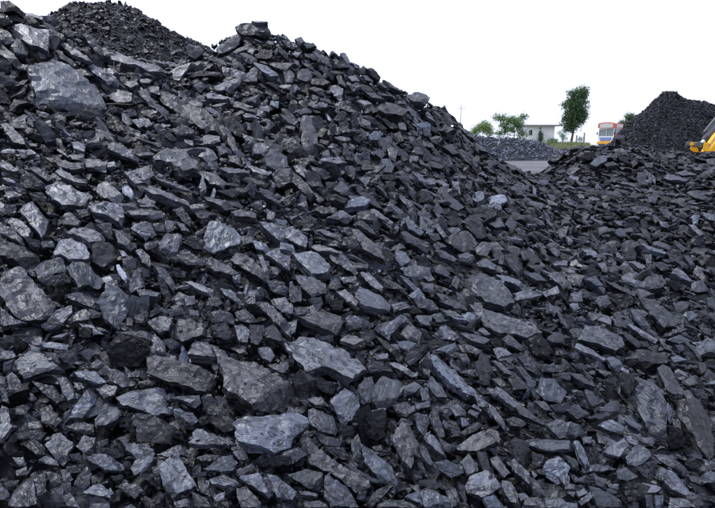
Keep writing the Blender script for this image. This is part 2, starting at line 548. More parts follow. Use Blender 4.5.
(420,210,'''
m3b 200,60 240,20 280,40 335,100 320,130 270,135 225,95 # smooth dark four-sided block; of coal right of the centre
m5 305,45 380,30 405,75 360,88 320,65
m4 110,145 200,95 240,120 260,180 220,200 160,180 # dark rough-faced block; of coal below left of the smooth dark four-sided block
m5 200,100 230,95 275,155 260,175
m5 260,180 300,150 350,165 320,215 270,210
m4 320,170 350,165 400,210 420,260 370,255
m5b 270,240 320,225 368,265 355,290 290,275
m5 400,170 440,160 480,180 470,220 420,210
m4 400,215 450,210 490,250 495,310 470,310 420,265
m4 470,200 530,190 570,240 520,260 490,240
m5 200,320 220,300 300,295 400,330 440,400 450,440 400,460 310,440 240,390 # large layered boulder; of coal right of the centre
u8b 360,305 420,310 505,345 500,370 440,355 390,335 # pale leaf-shaped slab; of coal lying on the large layered boulder
m5 440,390 520,370 580,405 520,425 450,430
m5 180,210 230,200 265,225 240,245 190,240
m4 70,190 130,190 180,230 160,250 100,220
m4 65,260 100,250 145,300 130,320 70,300
m5 0,265 40,270 70,330 40,340 0,310
m4 145,350 170,310 190,335 175,375
m4 70,390 120,400 200,470 190,490 110,440
m5 170,380 200,400 225,470 190,460
u4 500,300 560,295 605,335 550,335
m5 600,310 650,290 705,340 680,370 640,340
m6 580,385 650,355 660,400 600,408
m4 610,190 640,170 685,210 650,225
m4 0,410 60,430 95,470 40,480
u6 105,470 140,465 210,508 140,508
m5 0,20 40,60 30,100 0,90
m5 80,60 130,120 110,130 70,90
m5 130,85 170,75 195,100 160,120
u5 620,240 700,235 700,265 640,265
m4 400,70 430,30 460,60 440,105
d4 40,110 90,110 100,140 60,150
m5 0,340 60,350 65,390 20,380
m4 560,160 600,190 610,230 580,210
u7 600,40 635,70 625,80 605,60
m6 30,85 70,85 60,110 30,110'''),
(420,300,'''
m5 250,45 290,32 400,65 500,95 580,150 510,185 430,165 380,168 300,120 # large smooth beam; of coal with a black broken right end, right of centre
d1 490,190 575,158 630,240 590,280 540,260
u7 40,240 70,240 150,300 230,390 255,440 230,460 140,405 60,320 # long pale cracked slab; of coal slanting down right, right of the centre
d3 0,300 35,255 110,400 60,350
m5 30,410 55,360 110,420 130,460 80,455
m5 65,150 120,120 185,170 160,195 110,185
m5 70,235 170,200 185,230 140,255
m4 180,205 240,215 295,240 270,262 200,240
u6 190,150 280,165 340,190 300,215 240,195
m4 390,180 420,155 490,220 480,240 410,215
m4b 460,265 490,245 555,300 550,345 500,320
u6 345,225 400,225 440,255 370,275
m6 340,285 380,290 455,360 400,350
m4 260,300 320,265 350,320 330,400 290,410
u6 320,400 380,410 500,500 440,515 340,430
m4 450,320 490,310 550,380 545,450 490,470 510,390
m4 340,375 380,365 415,400 390,420
m4 550,440 570,375 640,370 700,420 670,480 590,480 # squarish flat-faced lump; of coal below the large smooth beam
m4 605,180 640,145 685,160 685,210 630,205
m7 270,140 300,130 335,160 310,170
u7 105,45 150,55 225,95 180,100 130,75
m4 90,0 200,0 225,50 160,40
m5 0,70 60,75 50,110 0,110
m5 50,70 100,60 120,100 80,105
d3 0,130 30,140 65,195 30,190
m5 610,10 650,50 640,75 615,50
m4 650,50 712,110 712,150 670,110
m4 420,370 490,380 510,420 440,430
d3 0,195 40,200 30,260 0,250
m5 140,290 200,330 190,345 150,320
d2 330,190 370,175 400,215 350,225
m5 250,430 350,508 280,508
m5 0,410 30,420 30,490 10,480
d3 560,300 712,310 712,340 580,345
m4 640,350 712,340 712,385 680,375
m4 180,255 220,250 240,300 200,295'''),
(420,401,'''
m5w 165,210 240,170 330,120 370,130 378,190 320,215 270,240 180,235 # brownish striped log; of coal lying crosswise near the bottom right of centre
m6 215,400 240,350 310,325 350,350 385,410 340,445 290,460 230,430 # pale knobbly lump; of coal near the bottom edge, right of centre
m6 205,310 190,290 230,250 275,290 280,325 225,350
d3 405,215 450,170 520,195 530,300 500,325 430,250 # dark five-sided face; of a coal block right of the brownish striped log
u4 480,185 560,170 712,185 712,230 600,240 540,220 # long level dark beam; of coal right of the dark five-sided face
m4 430,0 470,10 560,80 600,120 550,100 470,60
m5 320,0 350,30 425,130 400,140 340,70
m4 410,80 450,70 510,100 480,130 430,115
m6 600,110 650,85 712,100 712,170 660,180
m5 410,280 450,275 520,340 520,395 460,350
m5 335,270 370,260 430,340 400,365 350,310
m4 380,370 430,380 465,440 470,495 430,480 390,430
m6 575,340 600,290 660,265 712,310 700,350 650,390
m6 0,430 60,420 140,460 140,508 20,508
m5 120,430 170,415 190,470 150,508
m4 70,290 130,275 180,300 210,340 150,370 90,330
m5 15,180 40,140 100,200 130,270 80,240
m4 40,70 70,10 90,60 120,170 90,180
m5 0,190 50,260 75,310 40,300 0,250
m6 140,30 180,10 220,50 215,70 170,75
m5 190,80 220,75 235,110 200,125
d3 125,90 160,95 210,180 160,160
m4 225,60 260,10 295,35 270,75
m4 190,150 260,95 300,105 270,140 210,165
m4 270,240 320,245 340,340 300,330
d3 0,380 60,375 110,405 60,420 0,415
m5 300,460 350,445 412,508 320,508
m5 460,440 500,435 520,465 480,475
m5 500,460 560,455 600,508 480,508
m4 590,460 680,460 712,508 600,508
m6 660,370 712,350 712,430
d3 530,240 585,260 580,310 540,320
m5 530,330 560,350 540,370
m4 0,60 40,70 30,180 0,150
m4 530,390 620,440 600,455 540,430
d2 360,210 400,230 420,270 370,260
d4 90,180 170,220 160,245 120,240
m5 540,0 600,0 635,40 590,45
d3 620,20 712,10 712,50 650,60'''),
(565,120,'''
m6 120,205 170,155 200,170 195,200 150,218 # pale blocky lump; of coal near the crest of the right-hand heap
m4 345,245 380,250 400,310 380,320 340,290
u5 470,270 490,250 590,280 570,290 500,285 # long light flake; of coal near the top of the right-hand heap
m4b 580,335 640,330 700,360 690,390 620,375
u5 495,385 550,365 585,375 550,400
m6 310,200 340,185 345,205 325,220
m4 375,205 420,195 415,225 385,225
m4 310,415 370,400 380,440 330,450
u7 410,255 430,275 430,305 418,290
u6 45,275 90,305 80,315 55,295
m4 190,330 230,350 215,370 195,350
u5 120,455 190,490 170,500 130,475
d3 250,165 310,175 290,205 260,190
m4 390,365 440,360 430,390 400,385
m4 450,430 490,420 500,470 470,460
m5 650,440 712,440 712,480 670,470
d2 80,165 150,145 130,190 80,200
m4 670,190 712,180 712,210 680,210
m5 610,225 650,220 655,240 620,240
u5 0,385 50,390 70,415 20,405
m4 440,335 480,345 465,360 445,355
m4 240,70 280,75 270,95 240,90
m5 600,455 640,450 630,490 610,490
m4 540,425 580,440 575,460 550,455'''),
(565,210,'''
u7 360,165 380,155 450,175 490,205 470,215 400,195 # pale thin plank-like chip; of coal on the right-hand slope
m8 505,300 530,270 570,275 603,310 600,345 550,330 # bright blue-white broken lump; of coal on the right-hand slope
m6w 610,290 625,265 680,290 690,345 650,330 # tan split half-lump; of coal at the right, beside the blue-white lump
m4 600,350 650,330 685,380 640,390 600,380
m5 330,345 400,295 470,290 490,320 460,375 390,385 # speckled grey hump; of coal left of the bright blue-white lump
m5 345,418 385,403 450,430 545,510 530,550 470,565 400,500 # broad cracked boulder; of coal below the speckled grey hump, right side
u5 300,235 330,230 380,265 375,290 330,265
u7w 255,320 310,290 330,305 320,335
m4 225,105 270,80 295,120 260,125
m4 270,160 320,140 340,190 280,210
m4 190,340 250,340 340,390 330,410 260,380
m5 100,330 150,305 195,370 185,400 140,360
m6 25,395 80,385 85,430 40,440
u7 20,450 50,445 75,465 45,475
d2 225,400 310,395 340,440 280,470 230,440
m5 305,465 350,465 395,490 380,508 320,508
m4 620,235 660,205 690,235 650,260
m5 560,215 590,210 620,250 600,280
u6 150,255 190,250 210,290 180,285
m4 380,205 410,205 410,270 385,260
d4 415,250 460,245 500,280 460,290
m5 585,70 610,65 680,130 660,145 620,105
d2 480,330 540,340 580,370 520,385
m4 520,140 580,180 560,200 525,170
m6 595,30 635,20 640,40 610,50
m4 310,0 380,0 350,20
u5 120,30 190,60 170,70 130,50
m4 410,120 450,90 470,120 430,135
u7 0,120 20,125 40,150 20,155
m6 110,480 190,490 210,508 120,508
m4 520,440 580,425 580,470 530,490
m4 140,420 200,395 220,440 170,470
u7 560,485 600,480 625,505
m4 410,25 440,20 460,50 430,60
m5 470,0 510,10 500,40
m4 350,80 390,90 410,130 380,130
m4 240,190 280,220 270,250 245,230
m4 670,410 712,415 712,470 680,460'''),
(565,300,'''
m5 60,190 100,110 150,105 270,160 285,210 240,250 170,220 # thick tilted block; of coal on the right, above a pale thin slab
u7 45,225 60,205 110,220 200,280 190,290 110,255
m3 285,270 330,250 360,210 400,215 460,265 510,290 480,308 380,320 310,300 # dark anvil-shaped slab; of coal on the lower right
m5b 335,425 375,362 415,370 470,430 485,510 490,640 430,665 380,590 345,520 # tall bluish humped slab; of coal on the lower right
m5 435,330 460,305 500,315 560,420 575,490 540,500 480,430 # leaning grey slab; of coal right of the tall bluish humped slab
m4 215,80 240,60 300,75 330,110 300,140 240,120
m5b 310,40 350,50 410,130 380,140 330,100
m7 290,115 330,120 440,185 430,205 360,165
m3 265,140 320,160 380,215 340,230 290,190
m6 630,210 680,175 712,200 712,250 640,255
m6 195,280 230,265 280,300 260,335 215,315
u8 520,340 545,325 577,355 560,380 530,370 # small bright chip; of coal on the lower right, beside the leaning slab
u6 500,270 530,255 580,285 520,298
m4 570,195 590,195 655,280 640,290
m4 480,190 560,155 620,190 540,210
m4 555,385 600,365 640,400 590,410
m5 565,430 590,430 660,508 600,508
m5 630,300 660,295 675,330 650,350
u7 110,65 150,55 165,80 130,100
m6 150,100 180,65 220,80 220,115
u6 560,65 600,55 630,75 590,95
u4 0,330 60,340 150,410 90,400
m4 190,380 240,360 250,420 210,410
m4 90,430 130,430 165,490 120,508
d3 260,350 330,345 330,420 300,460 260,440
m5 440,180 500,215 510,245 470,230
m4 460,170 540,130 590,140 500,165
d4 520,215 560,210 575,250 540,245
m4 640,130 690,130 690,170 660,160
d4 30,300 110,310 110,335 50,325
d3 590,410 660,430 690,490 640,470
d3 0,60 40,90 50,160 20,150
u6 660,400 712,380 712,400
m4 660,420 712,420 712,460
u7 25,20 60,15 70,35 40,45
m3 80,320 140,370 110,375
m4 140,320 220,345 190,365'''),
(565,401,'''
m4w 555,-10 640,-10 690,90 712,180 705,270 690,288 630,210 560,80 540,45 # tall leaning slab; of coal at the right edge, lower corner
d1 515,130 560,150 570,240 500,240 490,190
u7 180,235 280,175 305,205 260,265 200,250 # pale-topped cube; of coal with a black front near the bottom right
m6b 285,270 340,200 405,240 410,260 360,300 300,305
m8 430,350 460,310 550,355 610,430 570,450 500,420 # pale pitted slab; of coal near the bottom right corner
d2 265,395 330,380 410,410 360,470 300,475 # dark faceted lump; of coal at the bottom right, left of the pale pitted slab
m5 155,110 210,80 285,125 270,150 200,140
m5b 280,90 320,75 370,120 350,140 310,120
m5 0,100 40,105 80,120 50,180 0,180
m7 40,190 70,190 120,300 100,315 60,260
m4 420,250 480,250 550,295 510,320 450,285
d3 570,290 600,260 650,300 630,340 580,330
m4 125,395 170,410 270,470 270,508 170,508 130,450
m6 60,475 120,430 130,460 80,495
m6 55,430 90,415 105,440 70,455
m4 245,330 290,310 350,360 300,380 250,370
d4 330,310 420,330 430,360 390,370
d4 380,295 440,280 430,325 400,320
m4 135,350 200,370 190,415 150,400
m5 200,390 260,395 250,420 210,410
d3 0,190 35,200 40,240 0,240
m5 0,250 50,270 75,320 40,320
m4 380,445 410,445 420,508 390,508
m6 425,450 470,445 460,508 430,508
m6 500,450 580,460 620,508 490,508
m5 640,360 690,330 712,340 712,390 660,385
m4 580,345 640,360 650,400 600,385
m4 150,25 230,30 240,50 170,50
m4 0,40 50,10 120,60 60,90
m6 80,170 130,170 120,200 90,200
m4 150,150 210,180 190,210 160,200
d3 110,220 150,230 150,260 120,260
m5 335,175 410,170 425,200 380,205
m5 20,330 60,370 110,350 100,390 50,385
m5 0,390 50,395 40,420 0,420
m5 510,80 545,85 550,130 515,125
m5 455,30 480,0 530,60 500,110
m5 5,430 50,430 40,455
m5 0,480 60,485 60,508 0,508'''),
]
# ------------------------------------------------------------------ helpers
def tag(o, label=None, cat=None, group=None, kind=None):
    if label: o['label'] = label
    if cat: o['category'] = cat
    if group: o['group'] = group
    if kind: o['kind'] = kind
    return o
def link(o, parent=None):
    COL.objects.link(o)
    if parent is not None: o.parent = parent
    return o
def empty(name, loc=(0, 0, 0), rz=0.0):
    o = bpy.data.objects.new(name, None); COL.objects.link(o)
    o.location = loc; o.rotation_euler = (0, 0, rz); o.empty_display_size = .2
    return o
def mesh_np(name, V, F, mats, attrs=None, smooth=False):
    """V (n,3) array, F list of index tuples or (m,3) array"""
    me = bpy.data.meshes.new(name)
    V = np.asarray(V, np.float32)
    if isinstance(F, np.ndarray):
        k = F.shape[1]
        me.vertices.add(len(V)); me.vertices.foreach_set('co', V.ravel())
        me.loops.add(F.size); me.loops.foreach_set('vertex_index', F.ravel().astype(np.int32))
        me.polygons.add(len(F)); me.polygons.foreach_set('loop_start', np.arange(0, F.size, k, dtype=np.int32))
        me.update(calc_edges=True)
    else:
        me.from_pydata([tuple(v) for v in V], [], F); me.update()
    me.polygons.foreach_set('use_smooth', np.full(len(me.polygons), smooth))
    for k, a in (attrs or {}).items():
        a = np.asarray(a, np.float32)
        at_ = me.attributes.new(k, 'FLOAT_VECTOR' if a.ndim == 2 else 'FLOAT', 'POINT')
        at_.data.foreach_set('vector' if a.ndim == 2 else 'value', a.ravel())
    for m in (mats if isinstance(mats, (list, tuple)) else [mats]): me.materials.append(m)
    return me

class NT:
    def __init__(s, name):
        s.m = bpy.data.materials.new(name); s.m.use_nodes = True
        s.n, s.l = s.m.node_tree.nodes, s.m.node_tree.links
        s.b = s.n['Principled BSDF']
    def new(s, t, **kw):
        x = s.n.new(t)
        for k, v in kw.items(): setattr(x, k, v)
        return x
    def put(s, sock, v):
        if hasattr(v, 'is_linked'): s.l.new(v, sock)
        elif v is not None: sock.default_value = v
    def math(s, op, a, b=None, c=None, clamp=False):
        x = s.new('ShaderNodeMath', operation=op, use_clamp=clamp)
        for i, v in enumerate((a, b, c)): 
            if v is not None: s.put(x.inputs[i], v)
        return x.outputs[0]
    def mix(s, f, a, b, mode='MIX'):
        x = s.new('ShaderNodeMixRGB', blend_type=mode)
        for i, v in enumerate((f, a, b)): s.put(x.inputs[i], v)
        return x.outputs[0]
    def noise(s, vec, scale, detail=4, rough=.55, dist=0):
        x = s.new('ShaderNodeTexNoise'); s.put(x.inputs['Vector'], vec)
        x.inputs['Scale'].default_value = scale; x.inputs['Detail'].default_value = detail
        x.inputs['Roughness'].default_value = rough; x.inputs['Distortion'].default_value = dist
        return x.outputs[0]
    def ramp(s, v, lo, hi, a=0.0, b=1.0):
        x = s.new('ShaderNodeMapRange'); s.put(x.inputs[0], v)
        for i, q in zip((1, 2, 3, 4), (lo, hi, a, b)): x.inputs[i].default_value = q
        return x.outputs[0]
    def scale(s, vec, xyz):
        x = s.new('ShaderNodeVectorMath', operation='MULTIPLY'); s.put(x.inputs[0], vec); x.inputs[1].default_value = xyz
        return x.outputs[0]
    def bump(s, h, strength, dist, normal=None):
        x = s.new('ShaderNodeBump'); x.inputs['Strength'].default_value = strength; x.inputs['Distance'].default_value = dist
        s.put(x.inputs['Height'], h)
        if normal is not None: s.l.new(normal, x.inputs['Normal'])
        return x.outputs[0]

def plain(name, col, rough=.6, metal=0.0, vary=.15, scale=4.0):
    t = NT(name); tc = t.new('ShaderNodeTexCoord')
    n = t.noise(tc.outputs['Object'], scale, 5)
    c = t.mix(t.ramp(n, .3, .75), tuple(x*(1-vary) for x in col)+(1,), tuple(min(1, x*(1+vary)) for x in col)+(1,))
    t.put(t.b.inputs['Base Color'], c); t.put(t.b.inputs['Roughness'], t.ramp(n, .3, .7, rough*.85, min(1, rough*1.15)))
    t.b.inputs['Metallic'].default_value = metal
    return t.m

def make_coal():
    t = NT('coal')
    lc = t.new('ShaderNodeAttribute', attribute_name='lc').outputs['Vector']
    tone = t.new('ShaderNodeAttribute', attribute_name='tone').outputs['Fac']
    warm = t.new('ShaderNodeAttribute', attribute_name='warm').outputs['Fac']
    n1 = t.noise(t.scale(lc, (4, 9, 12)), 1.0, 5, .62, .5)                                  # patches of dust
    n2 = t.noise(lc, 55, 3, .65)                                     # grain
    strata = t.noise(t.scale(lc, (4, 4, 80)), 1.0, 2, .6, .15)       # bright and dull bands on the broken sides
    ribs = t.noise(t.scale(lc, (5, 30, 20)), 1.0, 3, .6, .7)         # cleavage lines on the faces
    flake = t.ramp(t.noise(t.scale(lc, (9, 17, 12)), 1.0, 5, .6, .8), .57, .59)   # fresh hollows where flakes came off
    kind = t.ramp(t.noise(lc, .33, 0, .5), .46, .6)                  # some lumps are ribbed, others smooth
    def chips(xyz):                                                  # small cleaved facets, each with a tilt of its own
        v = t.scale(lc, xyz); vo = t.new('ShaderNodeTexVoronoi'); vo.inputs['Scale'].default_value = 1.0; t.put(vo.inputs['Vector'], v)
        d = t.new('ShaderNodeVectorMath', operation='SUBTRACT'); t.put(d.inputs[0], v); t.put(d.inputs[1], vo.outputs['Position'])
        c = t.new('ShaderNodeVectorMath', operation='SUBTRACT'); t.put(c.inputs[0], vo.outputs['Color']); c.inputs[1].default_value = (.5, .5, .5)
        q = t.new('ShaderNodeVectorMath', operation='DOT_PRODUCT'); t.put(q.inputs[0], d.outputs[0]); t.put(q.inputs[1], c.outputs[0])
        return q.outputs['Value']
    ch = chips((9, 15, 24)); ch2 = chips((34, 44, 70))
    a = t.math('POWER', t.math('MULTIPLY', tone, 0.1), 2.6)          # fresh black coal to dusty grey
    a = t.math('MULTIPLY_ADD', a, 0.215, 0.0022)
    a = t.math('MULTIPLY', a, t.ramp(n1, .34, .68, .66, 1.28))
    a = t.math('MULTIPLY', a, t.ramp(n2, .3, .7, .7, 1.28))
    a = t.math('MULTIPLY', a, t.ramp(ribs, .34, .66, .78, 1.18))
    a = t.math('MULTIPLY', a, t.ramp(flake, 0, 1, 1.0, .3))
    fr_ = t.math('ABSOLUTE', t.math('SUBTRACT', t.noise(t.scale(lc, (5, 13, 13)), 1.0, 3, .55, 1.0), .5))
    crack = t.math('MAXIMUM', t.ramp(fr_, .002, .016), t.ramp(t.noise(lc, 3.1, 1, .5), .5, .56))         # hairline fractures, in places
    a = t.math('MULTIPLY', a, t.ramp(crack, 0, 1, .22, 1.0))
    cool = t.mix(warm, (.75, .90, 1.38, 1), (1.02, .96, .97, 1))
    t.put(t.b.inputs['Base Color'], t.mix(1.0, cool, a, 'MULTIPLY'))
    gl = t.ramp(t.noise(lc, 22, 2, .5), .62, .72)                    # vitreous glints
    gl = t.math('MAXIMUM', gl, t.math('MAXIMUM', t.math('MULTIPLY', flake, .5), t.ramp(strata, .54, .6, 0, .8)))
    r = t.math('SUBTRACT', t.ramp(n1, .3, .7, .44, .60), t.math('MULTIPLY', gl, .13))
    t.put(t.b.inputs['Roughness'], r)
    t.put(t.b.inputs['Specular IOR Level'], t.ramp(tone, 1.5, 7, .22, .75))
    t.b.inputs['Specular Tint'].default_value = (.84, .905, 1.0, 1)
    h = t.math('MULTIPLY_ADD', strata, .6, t.math('MULTIPLY', n2, .28))
    h = t.math('MULTIPLY_ADD', t.math('MULTIPLY', ribs, t.ramp(kind, 0, 1, .3, 1.1)), 1.0, h)
    h = t.math('MULTIPLY_ADD', flake, -.4, h)
    h = t.math('MULTIPLY_ADD', crack, .45, h)
    h = t.math('MULTIPLY_ADD', ch, .65, h)
    h = t.math('MULTIPLY_ADD', ch2, .26, h)
    t.put(t.b.inputs['Normal'], t.bump(h, 1.0, .0115))
    return t.m
COAL = make_coal()

def make_ground(name, c0, c1, sc=6.0, bs=.03):
    t = NT(name); tc = t.new('ShaderNodeTexCoord'); v = tc.outputs['Object']
    n = t.noise(v, sc*.12, 6, .6); n2 = t.noise(v, sc, 6, .7)
    f = t.math('MULTIPLY_ADD', n2, .5, t.math('MULTIPLY', n, .6))
    t.put(t.b.inputs['Base Color'], t.mix(t.ramp(f, .38, .7), c0+(1,), c1+(1,)))
    t.b.inputs['Roughness'].default_value = .85; t.b.inputs['Specular Tint'].default_value = (.78, .88, 1, 1); t.b.inputs['Specular IOR Level'].default_value = .3
    t.put(t.b.inputs['Normal'], t.bump(n2, .8, bs))
    return t.m
DUST = make_ground('coal_dust', (.004, .0044, .006), (.015, .0165, .022), 30, .02)
def make_yard():
    t = NT('yard_gravel'); v = t.new('ShaderNodeTexCoord').outputs['Object']
    n = t.noise(v, .35, 5, .6); tracks = t.noise(t.scale(v, (.12, 1.6, 1)), 1.0, 4, .65, .4); n2 = t.noise(v, 4, 6, .7)
    f = t.math('MULTIPLY_ADD', tracks, .6, t.math('MULTIPLY_ADD', n2, .35, t.math('MULTIPLY', n, .35)))
    t.put(t.b.inputs['Base Color'], t.mix(t.ramp(f, .5, .82), (.03, .031, .037, 1), (.13, .13, .145, 1)))
    t.b.inputs['Roughness'].default_value = .85; t.put(t.b.inputs['Normal'], t.bump(t.math('ADD', n2, tracks), .8, .05))
    return t.m
YARD = make_yard()

# ------------------------------------------------------------------ height of the near heaps (metres)
ctrl = [ # photo column, row, distance ahead
 (0,508,2.05),(120,508,2.0),(240,508,2.0),(357,508,2.0),(480,508,2.05),(600,508,2.1),(715,508,2.15),
 (0,420,2.35),(180,420,2.45),(357,420,2.5),(540,420,2.6),(715,420,2.75),
 (0,330,2.8),(150,330,2.95),(300,330,3.15),(450,330,3.4),(600,330,3.7),(715,330,3.8),
 (0,260,3.25),(150,260,3.5),(300,260,3.8),(450,260,4.4),(540,260,5.0),(640,260,5.4),(715,260,5.4),
 (0,200,3.75),(120,200,4.0),(250,200,4.5),(380,200,5.0),(470,200,5.8),(540,205,6.6),(620,200,7.1),(715,200,7.0),
 (0,140,4.4),(120,140,4.8),(250,140,5.4),(360,140,6.0),(440,150,6.7),(490,165,7.5),
 (0,80,5.1),(100,95,5.5),(200,95,6.1),(300,90,6.6),(380,105,6.9),
 (0,10,6.0),(44,18,6.1),(75,35,6.3),(107,49,6.5),(140,62,6.8),(168,67,7.0),(190,55,7.2),(215,45,7.4),(235,35,7.5),(258,29,7.5),
 (280,38,7.5),(300,42,7.5),(325,51,7.5),(345,59,7.5),(380,80,7.6),(415,96,7.7),(450,115,7.8),(470,133,7.85),(487,152,7.95),(505,163,8.2),(525,174,8.6),
 (545,171,9.0),(565,151,9.3),(600,148,9.5),(622,146,9.6),(640,147,9.5),(680,154,9.3),(715,155,9.2),
 (570,190,7.9),(660,180,8.1)]
P = [at(a, b, y) for a, b, y in ctrl]
crest = [p for p, c in zip(P, ctrl) if c in ctrl[-30:-2]]
for p in crest:
    for dy, k in ((1.2, .72), (2.6, 1.7), (4.2, 2.7)):
        P.append(np.array((p[0]*(1+.05*dy), p[1]+dy, max(-.1, p[2]-k))))
for x, y, z in [(-1.5,.5,.05),(0,.5,.02),(1.5,.5,.02),(-3,1,.2),(3,1,.05),(-2.6,2.2,.75),(-3.6,3.2,1.5),(-4.6,4.2,2.2),(-5.5,5.6,2.9),(-6.5,7.2,2.3),
                (-7,9,.9),(-5,1,.5),(-6.5,3,1.6),(-8,5,2.0),(-8.5,8,1.2),(3,2.6,.05),(4,4,.25),(5,5.6,.7),(6.5,7,1.15),(8,9,1.2),(9,11,.4),(10,7,.8),(7,3,.1),(9.5,4,.2),
                (-8,12,-.1),(-4,13,-.1),(0,14,-.1),(4,14.5,-.1),(8,14.5,-.1),(0,-1,0),(-5,-1,.1),(5,-1,0),(10,0,0),(-9,0,.3)]:
    P.append(np.array((x, y, z)))
P = np.array(P)
def kern(r): return np.sqrt(r*r + .09)
A = kern(np.linalg.norm(P[:, None, :2]-P[None, :, :2], axis=2)) - np.eye(len(P))*.02
Q = np.c_[np.ones(len(P)), P[:, :2]]
Msol = np.linalg.solve(np.block([[A, Q], [Q.T, np.zeros((3, 3))]]), np.r_[P[:, 2], np.zeros(3)])
GX0, GX1, GY0, GY1, GS = -9.0, 10.5, -0.6, 14.6, .05
gx = np.arange(GX0, GX1, GS); gy = np.arange(GY0, GY1, GS)
GXX, GYY = np.meshgrid(gx, gy)
HZ = np.zeros_like(GXX)
for i, (p, w) in enumerate(zip(P, Msol)):
    HZ += w*kern(np.hypot(GXX-p[0], GYY-p[1]))
HZ += Msol[-3] + Msol[-2]*GXX + Msol[-1]*GYY
HZ = np.maximum(HZ, -.15)
DZY, DZX = np.gradient(HZ, GS)
def samp(G, x, y):
    fx = np.clip((np.asarray(x)-GX0)/GS, 0, len(gx)-1.001); fy = np.clip((np.asarray(y)-GY0)/GS, 0, len(gy)-1.001)
    ix = fx.astype(int); iy = fy.astype(int); a = fx-ix; b = fy-iy
    return (G[iy, ix]*(1-a)+G[iy, ix+1]*a)*(1-b) + (G[iy+1, ix]*(1-a)+G[iy+1, ix+1]*a)*b
def hit(px, py):
    """first point of the heap surface on the line of sight through a photo pixel"""
    d = ray(px, py); d = d/d[1]
    ys = np.arange(1.2, 12.5, .01)
    pts = CAM + d[None]*ys[:, None]
    s = np.nonzero(pts[:, 2] < samp(HZ, pts[:, 0], pts[:, 1]))[0]
    return pts[s[0]] if len(s) else None

# ------------------------------------------------------------------ rock shapes
def sines(rng, k, wl, n=5):
    K = []
    for i in range(n):
        th = rng.uniform(0, 6.283); f = 6.283/wl*rng.uniform(.7, 2.2)
        K.append((f*math.cos(th), f*math.sin(th), rng.uniform(0, 6.283), k/n*1.6))
    return lambda p: sum(a*np.sin(p[:, 0]*fx + p[:, 1]*fy + ph) for fx, fy, ph, a in K)
def area2(p):
    x, y = p[:, 0], p[:, 1]; return .5*np.sum(x*np.roll(y, -1) - y*np.roll(x, -1))
def inside(q, poly):
    c = np.zeros(len(q), bool); j = len(poly)-1
    for i in range(len(poly)):
        xi, yi = poly[i]; xj, yj = poly[j]
        m = ((yi > q[:, 1]) != (yj > q[:, 1])) & (q[:, 0] < (xj-xi)*(q[:, 1]-yi)/((yj-yi) or 1e-12)+xi)
        c ^= m; j = i
    return c
def hull2(p):
    p = sorted(map(tuple, p)); 
    def half(pts):
        r = []
        for q in pts:
            while len(r) > 1 and (r[-1][0]-r[-2][0])*(q[1]-r[-2][1])-(r[-1][1]-r[-2][1])*(q[0]-r[-2][0]) <= 0: r.pop()
            r.append(q)
        return r
    a = half(p); b = half(p[::-1]); return np.array(a[:-1]+b[:-1])
